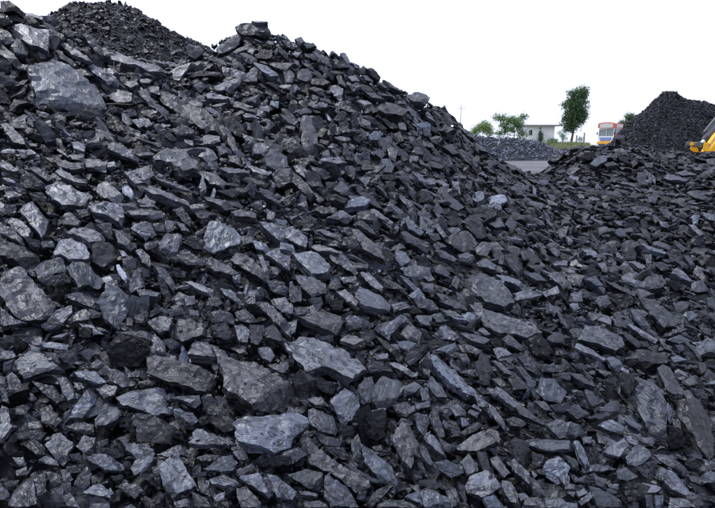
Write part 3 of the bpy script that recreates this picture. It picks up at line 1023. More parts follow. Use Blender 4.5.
def slab(poly, thick, rng, res=9, rough=1.0, cuts=2):
    """a broken slab: outline poly (n,2) in its own plane, cleaved face with ledges and chipped edges, layered sides.
    Returns vertices and triangles; face looks along +z."""
    poly = np.asarray(poly, float)
    if area2(poly) < 0: poly = poly[::-1]
    L = math.sqrt(abs(area2(poly))); s = L/res
    B = []
    for i in range(len(poly)):
        a, b = poly[i], poly[(i+1) % len(poly)]; e = b-a; l = np.hypot(*e); n = max(1, int(round(l/s)))
        nrm = np.array((e[1], -e[0]))/max(l, 1e-9); off = 0.0; jag = 0.0
        for k in range(n):
            f = k/n
            if k: off = .45*off + rng.normal(0, .13)*s*rough
            if k and res >= 7 and rng.random() < .33: jag = rng.uniform(-.045, .012)*L*rough       # stepped, broken outline
            B.append(a+e*f + nrm*(off+jag)*(1 if k else 0) + (rng.normal(0, .05, 2)*s if k == 0 else 0))
    B = np.array(B); nb = len(B)
    lo, hi = B.min(0), B.max(0)
    qx, qy = np.meshgrid(np.arange(lo[0]+s*.5, hi[0], s), np.arange(lo[1]+s*.5, hi[1], s))
    q = np.c_[qx.ravel(), qy.ravel()]; q = q + rng.uniform(-.36, .36, q.shape)*s
    if len(q):
        d = np.min(np.hypot(q[:, None, 0]-B[None, :, 0], q[:, None, 1]-B[None, :, 1]), 1)
        q = q[inside(q, B) & (d > .55*s)]
    P2 = np.r_[B, q] if len(q) else B
    out = delaunay_2d_cdt([Vector(v) for v in P2], [(i, (i+1) % nb) for i in range(nb)], [], 1, 1e-7)
    ov = np.array([tuple(v) for v in out[0]]); tri = [tuple(f) for f in out[2]]
    if len(ov) != len(P2):                       # crossing outline: fall back to its hull
        return slab(hull2(poly), thick, rng, res, rough*.3, cuts) if rough > .1 else None
    # drop triangles outside a concave outline
    cen = ov[np.array(tri)].mean(1); keep = inside(cen, ov[:nb]); tri = [t for t, k in zip(tri, keep) if k]
    c0 = ov[:nb].mean(0); p = ov - c0
    z = sines(rng, .03*L*rough, L*1.2)(p)
    for _ in range(cuts):                        # broken-off corners and edges
        th = rng.uniform(0, 6.283); dr = np.array((math.cos(th), math.sin(th))); pr = p@dr
        c = pr.max()*rng.uniform(.45, .9)
        z -= np.maximum(0, pr-c)*(rng.uniform(.35, 1.0) if res >= 8 else rng.uniform(.5, 1.9))
    ew, ev = np.linalg.eigh(p[:nb].T@p[:nb]); th = math.atan2(ev[1, 0], ev[0, 0]) + rng.normal(0, .25); step = L*(rng.uniform(.012, .035) if res >= 13 else rng.uniform(.03, .07))*min(1, rough)   # ledges of the bedding
    g = (p@np.array((math.cos(th), math.sin(th))))/L*rng.uniform(1.6, 4.0) + sines(rng, .35, L*.6)(p)
    z += step*np.floor(g*1.5)
    z += rng.normal(0, .005*L*rough, len(z))
    z[:nb] -= .018*L*rng.uniform(.0, 1.6, nb)
    z -= np.median(z); z = np.clip(z, -.55*thick, .3*thick)
    V = [np.c_[p, z]]; F = list(tri)
    rad = p[:nb]/np.maximum(np.linalg.norm(p[:nb], axis=1, keepdims=True), 1e-9)
    prev = np.arange(nb); base = len(ov); zb = z[:nb]
    nl = 4 if res >= 8 else 3 if res >= 5 else 1
    cuts_ = np.sort(np.r_[0, (np.arange(1, nl)+rng.uniform(-.3, .3, nl-1))/nl, 1.0])
    fr = []
    for k in range(nl):                          # every bed of the slab breaks off along a line of its own
        o = rng.uniform(-.13, .0)*L*rough*(0.2 if k == 0 else 1)
        w = sines(rng, .03*L*rough, L*.7)(p[:nb]) + rng.normal(0, .014*L*rough, nb)
        if k: fr.append((cuts_[k]+.004, o+w))
        fr.append((cuts_[k+1], o+w*.9))
    low = sines(rng, .07*L, L*.8)
    for k, (f, off) in enumerate(fr):
        xy = p[:nb] + rad*off[:, None]
        if f == 1.0: xy = xy*rng.uniform(.75, .95)
        zz = zb*(1-f) - thick*f + (0 if f < 1 else low(p[:nb]))
        V.append(np.c_[xy, zz]); cur = np.arange(base, base+nb); base += nb
        nx = np.roll(np.arange(nb), -1)
        for i in range(nb):
            j = nx[i]; a, b, c, d = prev[i], cur[i], cur[j], prev[j]
            if (i+k) & 1: F += [(a, b, c), (a, c, d)]
            else: F += [(a, b, d), (b, c, d)]
        prev = cur
    ctr = np.array([[0, 0, -thick*1.05]]); V.append(ctr)
    for i in range(nb): F.append((prev[(i+1) % nb], prev[i], base))
    return np.concatenate(V), np.array(F, np.int32), c0

# ------------------------------------------------------------------ the traced lumps
rng = np.random.default_rng(11)
lumps = []
for ox, oy, block in TR:
    for line in block.strip().splitlines():
        spec, _, lb = line.partition('#'); t = spec.split()
        px = np.array([[float(v) for v in q.split(',')] for q in t[1:]])/4.747 + (ox, oy)
        x, y = px[:, 0], px[:, 1]
        lo = np.clip(px, (0, 0), (W0, H0)); ar = abs(area2(lo))
        lumps.append(dict(px=px, mode=t[0][0], tone=int(t[0][1]), alb=(lambda q: q if q <= 5 or q == 9 else 5+(q-5)*.68)(int(t[0][1])), flag=t[0][2:], area=ar, cen=px.mean(0), lb=lb.strip()))
def poly_mask(pad):
    S = 2; m = np.zeros((int(H0)*S, int(W0)*S), bool)
    for L in lumps:
        p = L['px']; c = p.mean(0); r = np.linalg.norm(p-c, axis=1, keepdims=True); p = c+(p-c)*(1+pad/np.maximum(r, 1))
        x0, y0 = np.floor(p.min(0)*S).astype(int); x1, y1 = np.ceil(p.max(0)*S).astype(int)
        x0, y0 = max(x0, 0), max(y0, 0); x1, y1 = min(x1, m.shape[1]-1), min(y1, m.shape[0]-1)
        if x1 <= x0 or y1 <= y0: continue
        X, Y = np.meshgrid(np.arange(x0, x1+1), np.arange(y0, y1+1))
        k = inside(np.c_[X.ravel()/S, Y.ravel()/S], p).reshape(X.shape)
        m[y0:y1+1, x0:x1+1] |= k
    return m
UP = np.array((0, 0, 1.0))
def unit(v): return v/np.linalg.norm(v)
built = []
for L in lumps:
    px = L['px']; c = L['cen']
    H = hit(*c)
    dyy = 0
    while H is None and dyy < 40: dyy += 2; H = hit(c[0], c[1]+dyy)     # pokes above the crest
    if H is None: continue
    if dyy: d = ray(*c); H = CAM + d*(H[1]/d[1])
    sn = unit(np.array((-samp(DZX, H[0], H[1]), -samp(DZY, H[0], H[1]), 1.0)))
    view = unit(CAM-H)
    el = math.radians({'u': 68, 'm': 50, 'd': 20}[L['mode']] + rng.normal(0, 5))
    az = math.atan2(-(view[0]), -view[1]) 
    lean = rng.normal(0, .30) + (.35 if 'r' in L['flag'] else 0)
    hd = np.array((math.sin(lean), -math.cos(lean), 0)); hv = unit(np.array((view[0], view[1], 0)))
    hd = unit(hd*.5 + hv*.5 + np.array((math.sin(lean), 0, 0))*.5)
    n = unit(hd*math.cos(el) + UP*math.sin(el))
    n = unit(n*.72 + sn*.28) if L['mode'] != 'd' else unit(n*.9+sn*.1)
    while n@view < .42: n = unit(n + view*.08)
    size_px = math.sqrt(abs(area2(px)))
    dist = np.linalg.norm(H-CAM); size = size_px/FPX*dist
    O = H + sn*(.10 if L['mode'] != 'd' else .06)*min(size, .35) + view*.02
    D = ray(px[:, 0], px[:, 1]); tt = ((O-CAM)@n)/(D@n)
    W = CAM + D*tt[:, None]
    ux = unit(np.cross(UP, n)); uy = np.cross(n, ux)
    loc = np.c_[(W-O)@ux, (W-O)@uy]
    sz = math.sqrt(abs(area2(loc)))
    th = (2.0 if dyy else 1.0)*sz*{'u': rng.uniform(.25, .5), 'm': rng.uniform(.25, .55), 'd': rng.uniform(.45, .75)}[L['mode']]
    res = 16 if size_px > 50 else 10 if size_px > 28 else 7 if size_px > 15 else 5
    r = slab(loc, th, rng, res, rough=.85, cuts=1 if L['mode'] == 'u' else 2)
    if r is None: continue
    V, F, c0 = r
    R = np.stack([ux, uy, n], 1)                 # local -> world
    org = O + ux*c0[0] + uy*c0[1]
    q_ = loc-loc.mean(0); ew, ev = np.linalg.eigh(q_.T@q_); ra = math.atan2(ev[1, 1], ev[0, 1]) + rng.normal(0, .2)      # grain follows the long side
    lc = V @ np.array([[math.cos(ra), -math.sin(ra), 0], [math.sin(ra), math.cos(ra), 0], [0, 0, 1.0]])
    lc = lc + rng.uniform(-40, 40, 3)
    warm = {'w': .75, 'b': 0.15}.get((L['flag'].replace('r', '') or ' ')[0], None)
    warm = float(np.clip(rng.normal(.30, .16), 0, .8)) if warm is None else warm
    L['alb'] = float(np.clip(L['alb']+rng.normal(0, .55), 1, 9 if L['tone'] == 9 else 6.7))
    L.update(V=V@R.T, F=F, org=org, lc=lc, warm=warm, size=sz)
    built.append(L)
built.sort(key=lambda L: -L['area']*(3 if L['lb'] else 1))
single, rest = built[:300], built[300:]

# names and labels that single each of the 300 out: landmarks by look, the others by the landmark they lie beside
marks = [L for L in single if L['lb']]
def shape_word(L):
    p = L['px']-L['cen']; ev = np.sqrt(np.linalg.eigvalsh(p.T@p)); r = ev[1]/max(ev[0], 1e-6)
    if r > 2.6: return 'long thin'
    if r > 1.8: return 'elongated'
    return {3: 'triangular', 4: 'four-sided', 5: 'angular'}.get(len(p), 'many-sided')
def tone_word(L):
    t = L['tone']; s = 'black' if t <= 2 else 'dark' if t == 3 else 'dark grey' if t == 4 else 'grey' if t == 5 else 'light grey' if t == 6 else 'pale'
    return s + (' brownish' if 'w' in L['flag'] else ' bluish' if 'b' in L['flag'] else '')
DIRS = ['right of', 'below right of', 'below', 'below left of', 'left of', 'above left of', 'above', 'above right of']
ORD = ['nearest', 'second', 'third', 'fourth', 'fifth', 'sixth', 'seventh', 'eighth', 'ninth', 'tenth']
slots = {}
for L in single:
    if L['lb']: continue
    best = min(marks, key=lambda m: np.hypot(*(L['cen']-m['cen'])) - .4*math.sqrt(m['area']))
    d = L['cen']-best['cen']; k = int(round(math.atan2(d[1], d[0])/(math.pi/4))) % 8
    slots.setdefault((id(best), k), []).append((np.hypot(*d), L, best))
for (b, k), lst in slots.items():
    lst.sort(key=lambda q: q[0])
    for i, (_, L, m) in enumerate(lst):
        L['label'] = f"{tone_word(L)} {shape_word(L)} lump, {ORD[i]} {DIRS[k]} the {m['lb'].split(';')[0].strip()}"
for L in marks:
    a, b = L['lb'].split(';'); L['label'] = a.strip() + ' ' + b.strip()
for L in single:
    me = mesh_np('coal_lump', L['V'], L['F'], COAL, dict(lc=L['lc'], tone=np.full(len(L['V']), L['alb'], float), warm=np.full(len(L['V']), L['warm'])))
    o = link(bpy.data.objects.new('coal_lump', me)); o.location = L['org']
    tag(o, L['label'], 'coal lump', 'large coal lumps on the near heap')

# ------------------------------------------------------------------ heap core under the lumps
HS = HZ - .15*np.sqrt(1+DZX**2+DZY**2) + .03*np.sin(GXX*9+np.sin(GYY*7)*2)*np.sin(GYY*8)
st = 2
vx, vy, vz = GXX[::st, ::st], GYY[::st, ::st], HS[::st, ::st]
nr, nc = vx.shape
idx = np.arange(nr*nc).reshape(nr, nc)
Fq = np.stack([idx[:-1, :-1], idx[:-1, 1:], idx[1:, 1:], idx[1:, :-1]], -1).reshape(-1, 4)
core = link(bpy.data.objects.new('coal_heap', mesh_np('coal_heap', np.c_[vx.ravel(), vy.ravel(), vz.ravel()], Fq, DUST, smooth=True)))
tag(core, 'fine black coal dust packed between the lumps of the near heap', kind='structure')

# ------------------------------------------------------------------ loose rubble
def rand_poly(rng, n, asp):
    a = np.sort((np.arange(n)+rng.uniform(-.32, .32, n))*6.283/n); r = rng.uniform(.6, 1.2, n)
    p = np.c_[np.cos(a)*r*asp, np.sin(a)*r/asp]; return p/math.sqrt(abs(area2(p)))
def protos(rng, k, res):
    out = []
    while len(out) < k:
        r = slab(rand_poly(rng, rng.integers(4, 7), rng.uniform(1.0, 1.65)), rng.uniform(.16, .6), rng, res, 1.0, 3)
        if r is not None: V = r[0].copy(); V[:, 2] += .2; out.append((V, r[1]))
    return out
def chips(rng, k, npt=12):
    out = []
    while len(out) < k:
        pts = rng.normal(0, 1, (npt, 3)); pts /= np.linalg.norm(pts, axis=1, keepdims=True); pts *= np.array((.74, .5, .28))*rng.uniform(.8, 1.25, 3)
        bm = bmesh.new()
        for q in pts: bm.verts.new(q)
        r = bmesh.ops.convex_hull(bm, input=bm.verts)
        bmesh.ops.delete(bm, geom=[g for g in r['geom_interior'] if isinstance(g, bmesh.types.BMVert)], context='VERTS')
        bmesh.ops.triangulate(bm, faces=bm.faces[:]); bm.verts.index_update()
        out.append((np.array([v.co[:] for v in bm.verts]), np.array([[v.index for v in f.verts] for f in bm.faces], np.int32))); bm.free()
    return out
PR_MID = protos(np.random.default_rng(3), 48, 5)
PR_SML = protos(np.random.default_rng(4), 40, 3)
PR_CHIP = chips(np.random.default_rng(5), 40)
PR_CRUMB = chips(np.random.default_rng(6), 40, 8)
def scatter_mesh(name, inst, extra=()):
    """inst: list of (proto, scale, normal, yaw, pos, tone, warm); one joined mesh"""
    Vs, Fs, LC, TO, WA, base = [], [], [], [], [], 0
    rg = np.random.default_rng(99)
    for (pv, pf), s, n, yaw, pos, tone, warm in inst:
        a = np.cross(UP, n) if abs(n[2]) < .98 else np.array((1.0, 0, 0)); a = a/np.linalg.norm(a); b = np.cross(n, a)
        ux = a*math.cos(yaw)+b*math.sin(yaw); uy = np.cross(n, ux)
        l = pv*s; Vs.append(l@np.stack([ux, uy, n], 0) + pos); Fs.append(pf+base); base += len(pv)
        LC.append(l + rg.uniform(-40, 40, 3)); TO.append(np.full(len(pv), tone)); WA.append(np.full(len(pv), warm))
    for L in extra:
        Vs.append(L['V']+L['org']); Fs.append(L['F']+base); base += len(L['V']); LC.append(L['lc'])
        TO.append(np.full(len(L['V']), float(L['alb']))); WA.append(np.full(len(L['V']), L['warm']))
    return mesh_np(name, np.concatenate(Vs), np.concatenate(Fs), COAL, dict(lc=np.concatenate(LC), tone=np.concatenate(TO), warm=np.concatenate(WA)))

rng = np.random.default_rng(21)
MASK = poly_mask(1.0)
def covered(P):
    u, v, f = project(P)
    i = np.clip((v*2).astype(int), 0, MASK.shape[0]-1); j = np.clip((u*2).astype(int), 0, MASK.shape[1]-1)
    ok = (u > 0) & (u < W0) & (v > 0) & (v < H0)
    return MASK[i, j] & ok
class Hash:
    def __init__(s, c): s.c = c; s.d = {}
    def ok(s, x, y, r, k):
        i, j = int(x//s.c), int(y//s.c)
        for a in (-1, 0, 1):
            for b in (-1, 0, 1):
                for q in s.d.get((i+a, j+b), ()):
                    if (q[0]-x)**2+(q[1]-y)**2 < (k*(q[2]+r))**2: return False
        s.d.setdefault((i, j), []).append((x, y, r)); return True
inst = []
def tone_rand(rng, base=3.6): return float(np.clip(rng.normal(base, 1.35) + (rng.random() < .05)*rng.uniform(1.0, 3.0), 1.5, 7.2))
def tilt(rng, sn, amt):
    return unit(sn + rng.normal(0, amt, 3))
def down_right(n):
    a = np.cross(UP, n); a = a/np.linalg.norm(a); b_ = np.cross(n, a); d = np.array((.8, -.45, -.4))
    return math.atan2(d@b_, d@a) + rng.normal(0, .65) + (math.pi if rng.random() < .5 else 0)
def layer(n, smin, smax, power, sink, k, use_mask, region=None, amt=.45, deep=False):
    Hh = Hash(max(.05, smax*.8)); cnt = 0
    s = smin*(1-rng.random(n)*(1-(smin/smax)**power))**(-1/power); s = np.sort(s)[::-1]
    x = rng.uniform(-6.2, 9.2, n); y = .7 + (11.0-.7)*rng.random(n)**1.25
    keep = np.abs(x) < (y*.72+1.5)
    x, y, s = x[keep], y[keep], s[keep]
    z = samp(HZ, x, y); gx_, gy_ = samp(DZX, x, y), samp(DZY, x, y)
    cov = covered(np.c_[x, y, z+.03])
    u, v, f = project(np.c_[x, y, z])
    for i in range(len(x)):
        if region is not None and not region(u[i], v[i], x[i], y[i]): continue
        if use_mask and cov[i]: continue
        if s[i] > .06 and v[i] < 56 and 205 < u[i] < 230: continue
        if not Hh.ok(x[i], y[i], s[i]*.5, k): continue
        sn = unit(np.array((-gx_[i], -gy_[i], 1)))
        n_ = tilt(rng, unit(sn+np.array((0, -.1, .25))), amt)
        if y[i] > 6.3: n_ = unit(n_ + sn*.8)
        far = deep or f[i]/max(s[i], .01) > 45
        pr = (PR_SML if far else PR_MID) if s[i] > .05 else (PR_CRUMB if f[i] > 6 or s[i] < .03 else PR_CHIP if f[i] > 4 else PR_SML)
        pos = np.array((x[i], y[i], z[i])) + sn*(sink(s[i]) )
        inst.append((pr[rng.integers(len(pr))], s[i]*1.05, n_, down_right(n_), pos, tone_rand(rng, 3.6-.8*min(1, max(0, (x[i]-1.0)/1.6))*min(1, max(0, (y[i]-4)/2))), float(np.clip(rng.normal(.35, .16), 0, .8)))); cnt += 1
    return cnt
far_side = lambda u, v, x, y: y > 4.6
c1 = layer(9000, .09, .24, 1.3, lambda s: -.10-.15*s, .62, False, deep=True)                        # buried under the top lumps
c2 = layer(46000, .04, .16, 1.7, lambda s: -.01-.12*s+rng.uniform(-.03, .02), .62, True, far_side)
c3 = layer(26000, .035, .12, 1.6, lambda s: -.05+rng.uniform(-.03, .02), .46, True, lambda u, v, x, y: y <= 4.9)
c4 = layer(30000, .022, .06, 1.4, lambda s: -.03+rng.uniform(-.035, .02), .5, True)
c5 = layer(90000, .016, .05, 1.3, lambda s: -.075+rng.uniform(-.02, .03), .38, False, lambda u, v, x, y: y <= 4.6 and v > 60)   # crumbs and grit down in the gaps
c7 = layer(16000, .035, .095, 1.4, lambda s: -.075+rng.uniform(-.02, .02), .5, False, lambda u, v, x, y: y <= 3.2)
c6 = layer(40000, .018, .05, 1.3, lambda s: rng.uniform(-.03, .015), .36, True, lambda u, v, x, y: 15 < u < 230 and 92 < v < 185)   # drift of small chips below the big slab
for L in single:                                  # crumbs lying on the big lumps
    W = L['V']; q = np.nonzero(W[:, 2] > np.median(W[:, 2]))[0]
    if L['size'] < .1 or not len(q): continue
    for i in rng.choice(q, min(len(q), rng.poisson(L['size']*16))):
        inst.append((PR_CRUMB[rng.integers(40)], rng.uniform(.008, .028), unit(UP+rng.normal(0, .3, 3)), rng.uniform(0, 6.28), L['org']+W[i]+np.array((0, 0, .003)), tone_rand(rng, 4.5), .3))
print('rubble', c1, c2, c3, c4, c5, 'lumps', len(built))
rub = link(bpy.data.objects.new('coal_rubble', scatter_mesh('coal_rubble', inst, rest)))
tag(rub, 'countless smaller broken coal pieces filling the near heap', 'coal rubble', kind='stuff')

# ------------------------------------------------------------------ ground out to the horizon
gm = []
xs = np.array([-3000, -800, -200, -80, -40, -20, 0, 10, 20, 30, 40, 60, 100, 300, 1000, 3000.0]); ysg = np.array([-400, -60, -10, 10, 20, 30, 40, 46, 52, 58, 64, 72, 90, 120, 200, 500, 1500, 5000.0])
XX, YY = np.meshgrid(xs, ysg)
ZZ = -.03 + .5*np.clip((YY-52)/14, 0, 1) - .02*np.clip(YY-100, 0, None)
idx = np.arange(XX.size).reshape(XX.shape)
Fq = np.stack([idx[:-1, :-1], idx[:-1, 1:], idx[1:, 1:], idx[1:, :-1]], -1).reshape(-1, 4)
gr = link(bpy.data.objects.new('ground', mesh_np('ground', np.c_[XX.ravel(), YY.ravel(), ZZ.ravel()], Fq, YARD)))
tag(gr, 'grey gravel yard floor between the coal heaps', kind='structure')

# ------------------------------------------------------------------ farther heaps
def far_heap(name, label, fz, x0, x1, y0, y1, gs, n, smin, smax, seed, tone=3.3, protos_=PR_CRUMB, rows=(0, 600), sink=.02):
    rg = np.random.default_rng(seed)
    X, Y = np.meshgrid(np.arange(x0, x1+gs, gs), np.arange(y0, y1+gs, gs))
    Z = fz(X, Y)
    nr, nc = X.shape; idx = np.arange(nr*nc).reshape(nr, nc)
    Fq = np.stack([idx[:-1, :-1], idx[:-1, 1:], idx[1:, 1:], idx[1:, :-1]], -1).reshape(-1, 4)
    o = link(bpy.data.objects.new(name, mesh_np(name, np.c_[X.ravel(), Y.ravel(), Z.ravel()-sink], Fq, DUST, smooth=True)))
    tag(o, label, kind='structure')
    x = rg.uniform(x0, x1, n); y = rg.uniform(y0, y1, n); z = fz(x, y)
    e = .15; zx = (fz(x+e, y)-fz(x-e, y))/(2*e); zy = (fz(x, y+e)-fz(x, y-e))/(2*e)
    s = smin*(1-rg.random(n)*(1-(smin/smax)**1.7))**(-1/1.7)
    ins = []
    uu, vv, _ = project(np.c_[x, y, z])
    for i in range(n):
        if not (-90 < uu[i] < W0+90 and rows[0] < vv[i] < rows[1]): continue
        if z[i] < .03 or (zy[i] < -.25 and y[i] > .5*(y0+y1)): continue
        sn = unit(np.array((-zx[i], -zy[i], 1)))
        ins.append((protos_[rg.integers(len(protos_))], s[i]*1.2, unit(sn+rg.normal(0, .5, 3)), rg.uniform(0, 6.28), np.array((x[i], y[i], z[i]))+sn*rg.uniform(-.4, .02)*s[i],
                    float(np.clip(rg.normal(tone, 1.1), 1.0, 8.5)), float(rg.uniform(.0, .12))))
    c = link(bpy.data.objects.new('loose_coal', scatter_mesh('loose_coal', ins)), o); c['kind'] = 'stuff'
    return o
def wob(x, y, a, f): return a*(np.sin(x*f+1.3*np.sin(y*f*.7))+np.sin(y*f*1.31+2*np.sin(x*f*.53)))*.5
def ridge(pts, slope):
    """pile with a crest through (x, y, z) points and flanks at the angle of repose"""
    pts = np.array(pts, float)
    def f(x, y):
        x = np.asarray(x, float); y = np.asarray(y, float); best = np.full(np.broadcast(x, y).shape, -9.0)
        for a, b in zip(pts[:-1], pts[1:]):
            d = b[:2]-a[:2]; t = np.clip(((x-a[0])*d[0]+(y-a[1])*d[1])/max(d@d, 1e-9), 0, 1)
            r = np.hypot(x-a[0]-t*d[0], y-a[1]-t*d[1]); best = np.maximum(best, a[2]+t*(b[2]-a[2]) - slope*(np.sqrt(r*r+.04)-.2))
        return np.maximum(best + wob(x, y, .06, 2.1) + wob(x, y, .05, 5.3), -.1)
    return f
def W_(px, py, Y): return tuple(at(px, py, Y))
cz = ridge([W_(-60, 40, 12.0), W_(20, 26, 12), W_(70, 8, 12), W_(105, 2, 12), W_(140, 14, 12.2), W_(185, 36, 12.6), W_(215, 60, 13), W_(250, 110, 13.4)], .66)
far_heap('coal_heap', 'fine dark coal heap rising behind the upper left skyline', cz, -11.5, 2.0, 7.0, 18.5, .1, 100000, .028, .17, 5, rows=(-60, 110), tone=2.5)
dz = ridge([W_(667, 92, 16), W_(674, 90.5, 16), W_(692, 97, 16), W_(716, 105, 16), W_(790, 118, 16)], 1.2)
far_heap('coal_heap', 'peaked fine coal heap on the right behind the excavator arm', dz, 4.0, 17.0, 10.2, 20.0, .1, 130000, .025, .09, 6, rows=(60, 180), tone=2.5)
ez = ridge([W_(452, 138, 47), W_(475, 136, 47), W_(510, 137, 47), W_(532, 139, 47.5), W_(545, 144, 48.5), W_(554, 148, 49), W_(575, 148, 50), W_(590, 145, 50), W_(602, 144, 50), W_(640, 142, 50)], .5)
far_heap('coal_heap', 'long low grey coal bank in the far gap before the house', ez, 4.0, 30.0, 40.5, 56.0, .4, 16000, .07, .22, 7, tone=7.4, sink=.08)

# ------------------------------------------------------------------ background things
def bm_obj(name, bm, mat, parent=None, smooth=False):
    me = bpy.data.meshes.new(name); bm.to_mesh(me); bm.free(); me.materials.append(mat)
    if smooth: me.polygons.foreach_set('use_smooth', np.full(len(me.polygons), True))
    return link(bpy.data.objects.new(name, me), parent)
def box_bm(sx, sy, sz, c=(0, 0, 0), bev=0.0, taper=(1, 1), bm=None):
    own = bm is None
    bm = bm or bmesh.new()
    r = bmesh.ops.create_cube(bm, size=1)
    for v in r['verts']:
        k = v.co.z+.5
        v.co.x *= sx*(1+(taper[0]-1)*k); v.co.y *= sy*(1+(taper[1]-1)*k); v.co.z *= sz
        v.co += Vector(c)
    if bev: bmesh.ops.bevel(bm, geom=list({e for v in r['verts'] for e in v.link_edges}), offset=bev, segments=2, affect='EDGES')
    return bm
def box(name, size, c, mat, parent=None, bev=0.0, taper=(1, 1), rot=None):
    o = bm_obj(name, box_bm(*size, bev=bev, taper=taper), mat, parent); o.location = c
    if rot: o.rotation_euler = rot
    return o
def tube_bm(a, b, r0, r1, seg=10, bm=None):
    bm = bm or bmesh.new(); a, b = Vector(a), Vector(b); d = b-a
    M = Matrix.Translation((a+b)/2) @ d.to_track_quat('Z', 'Y').to_matrix().to_4x4()
    bmesh.ops.create_cone(bm, cap_ends=True, segments=seg, radius1=r0, radius2=r1, depth=d.length, matrix=M)
    return bm
def prism_bm(pts, th, bm=None):
    """outline (x, z) extruded along y, centred"""
    bm = bm or bmesh.new()
    a = [bm.verts.new((x, -th/2, z)) for x, z in pts]; b = [bm.verts.new((x, th/2, z)) for x, z in pts]
    bm.faces.new(a); bm.faces.new(b[::-1]); n = len(pts)
    for i in range(n): bm.faces.new((a[i], b[i], b[(i+1) % n], a[(i+1) % n]))
    bmesh.ops.recalc_face_normals(bm, faces=bm.faces[:]); return bm

M_BARK = plain('bark', (.16, .12, .09), .9)
def leaf_mat(name, c):
    t = NT(name); oi = t.new('ShaderNodeAttribute', attribute_name='tone')
    t.put(t.b.inputs['Base Color'], t.mix(oi.outputs['Fac'], tuple(x*.55 for x in c)+(1,), tuple(x*1.5 for x in c)+(1,)))
    t.b.inputs['Roughness'].default_value = .55
    return t.m
LEAF_D = leaf_mat('leaves_dark_green', (.055, .11, .04)); LEAF_G = leaf_mat('leaves_green', (.10, .19, .05)); LEAF_Y = leaf_mat('leaves_yellow_green', (.16, .24, .05))
def tree(name, base, lobes, trunk_top, r0, mat, seed, label, n_per=900, leaf=.22, lean=(0, 0), group=None):
    """lobes: (x, y, z, rx, ry, rz) relative to the base; leaves grow in clumps round twigs of every lobe"""
    rg = np.random.default_rng(seed); root = empty(name, base); tag(root, label, 'tree' if 'tree' in name else 'bush', group)
    bm = bmesh.new(); prev = Vector((0, 0, -.1)); k = 5
    tops = []
    for i in range(1, k+1):
        f = i/k; p = Vector((lean[0]*f+rg.normal(0, .04), lean[1]*f+rg.normal(0, .04), trunk_top*f))
        tube_bm(prev, p, r0*(1-.7*(i-1)/k), r0*(1-.7*i/k), 8, bm); prev = p; tops.append(p)
    for (x, y, z, rx, ry, rz) in lobes:
        s = min(tops, key=lambda q: abs(q.z-(z-rz*.7))); tube_bm(s, (x, y, z), r0*.35, r0*.1, 6, bm)
    bm_obj('trunk', bm, M_BARK, root, True)
    V, F, T = [], [], []
    for (x, y, z, rx, ry, rz) in lobes:
        nc = max(9, int(n_per*rx*rz/7))
        for _ in range(nc):
            d = rg.normal(0, 1, 3); d /= np.linalg.norm(d); d *= rg.uniform(.25, 1.05)**.6
            c = np.array((x, y, z)) + d*np.array((rx, ry, rz)); tn = np.clip(rg.normal(.45, .22), 0, 1)
            for _ in range(48):
                q = c + rg.normal(0, leaf*1.15, 3); a = rg.normal(0, 1, 3); a /= np.linalg.norm(a); b = np.cross(a, rg.normal(0, 1, 3)); b /= np.linalg.norm(b)
                l = leaf*rg.uniform(.6, 1.2); w = l*.5; i = len(V)
                V += [q-a*l*.5, q+b*w*.5, q+a*l*.5, q-b*w*.5]; F.append((i, i+1, i+2, i+3)); T += [np.clip(tn+rg.normal(0, .12), 0, 1)]*4
    me = mesh_np('crown', np.array(V), np.array(F, np.int32), mat, dict(tone=np.array(T)))
    link(bpy.data.objects.new('crown', me), root)
    return root
def G(px, Y, z=.47): p = at(px, 139, Y); return (float(p[0]), Y, z)
S85 = 85/FPX
# tall tree: crown 560-586 x 91-128
def lobes_px(px0, Y, lst, z0=.47):
    s = Y/FPX; hz = 1.6
    return [((x-px0)*s, rnd, hz+(139-y)*s-z0, rx*s, ry*s, ry*s*.9) for x, y, rx, ry, rnd in [(a, b, c, d, .0) for a, b, c, d in lst]]
tree('broadleaf_tree', G(571, 85), lobes_px(571, 85, [(573, 98, 8.5, 6), (578, 95, 6, 4.5), (569, 107, 8, 7), (577, 106, 8, 8), (573, 116, 10, 7), (565, 122, 4.5, 5), (579, 118, 5, 6), (572, 125, 8, 5), (568, 130, 5, 3)]),
     5.0, .22, LEAF_D, 1, 'tall narrow dark green tree standing alone beside the far grass', 330, .24, (.5, 0))
tree('spreading_tree', G(514, 78), lobes_px(514, 78, [(496, 119, 4.5, 2.6), (505, 120, 6, 4), (513, 122, 8, 6), (521, 118, 4, 2.6), (519, 126, 5, 4), (508, 131, 6, 5), (521, 134, 6, 3.5), (502, 126, 4, 3), (499, 134, 4, 3)]),
     2.0, .14, LEAF_G, 2, 'spreading mid green tree in front of the white house', 300, .2)
tree('leafy_bush', G(482, 70), lobes_px(482, 70, [(478, 129, 5, 4), (484, 127, 6, 5), (488, 132, 5, 4), (475, 133, 4, 4)]), 1.0, .1, LEAF_Y, 3, 'yellow-green bush above the left end of the far coal bank', 520, .16)
tree('low_bush', G(551, 80), lobes_px(551, 80, [(549, 141, 4, 2), (554, 141, 4.5, 2.2)]), .4, .05, LEAF_G, 4, 'low grey-green bush right of the white house', 520, .13)
tree('slender_bush', G(563, 88), lobes_px(563, 88, [(561, 134, 3, 3.5), (564, 138, 2.5, 3), (580, 139, 3, 2.5)]), .8, .05, LEAF_G, 5, 'small thin bush at the foot of the tall tree', 380, .14)
tree('distant_tree', G(629, 105), lobes_px(629, 105, [(628, 118.5, 5, 3), (632, 122, 4, 3), (626, 124, 4, 3), (634, 126, 4, 3), (620, 124, 2.5, 3)]), 2.6, .16, LEAF_D, 6, 'small dark tree behind the red truck and coal heap', 420, .24)

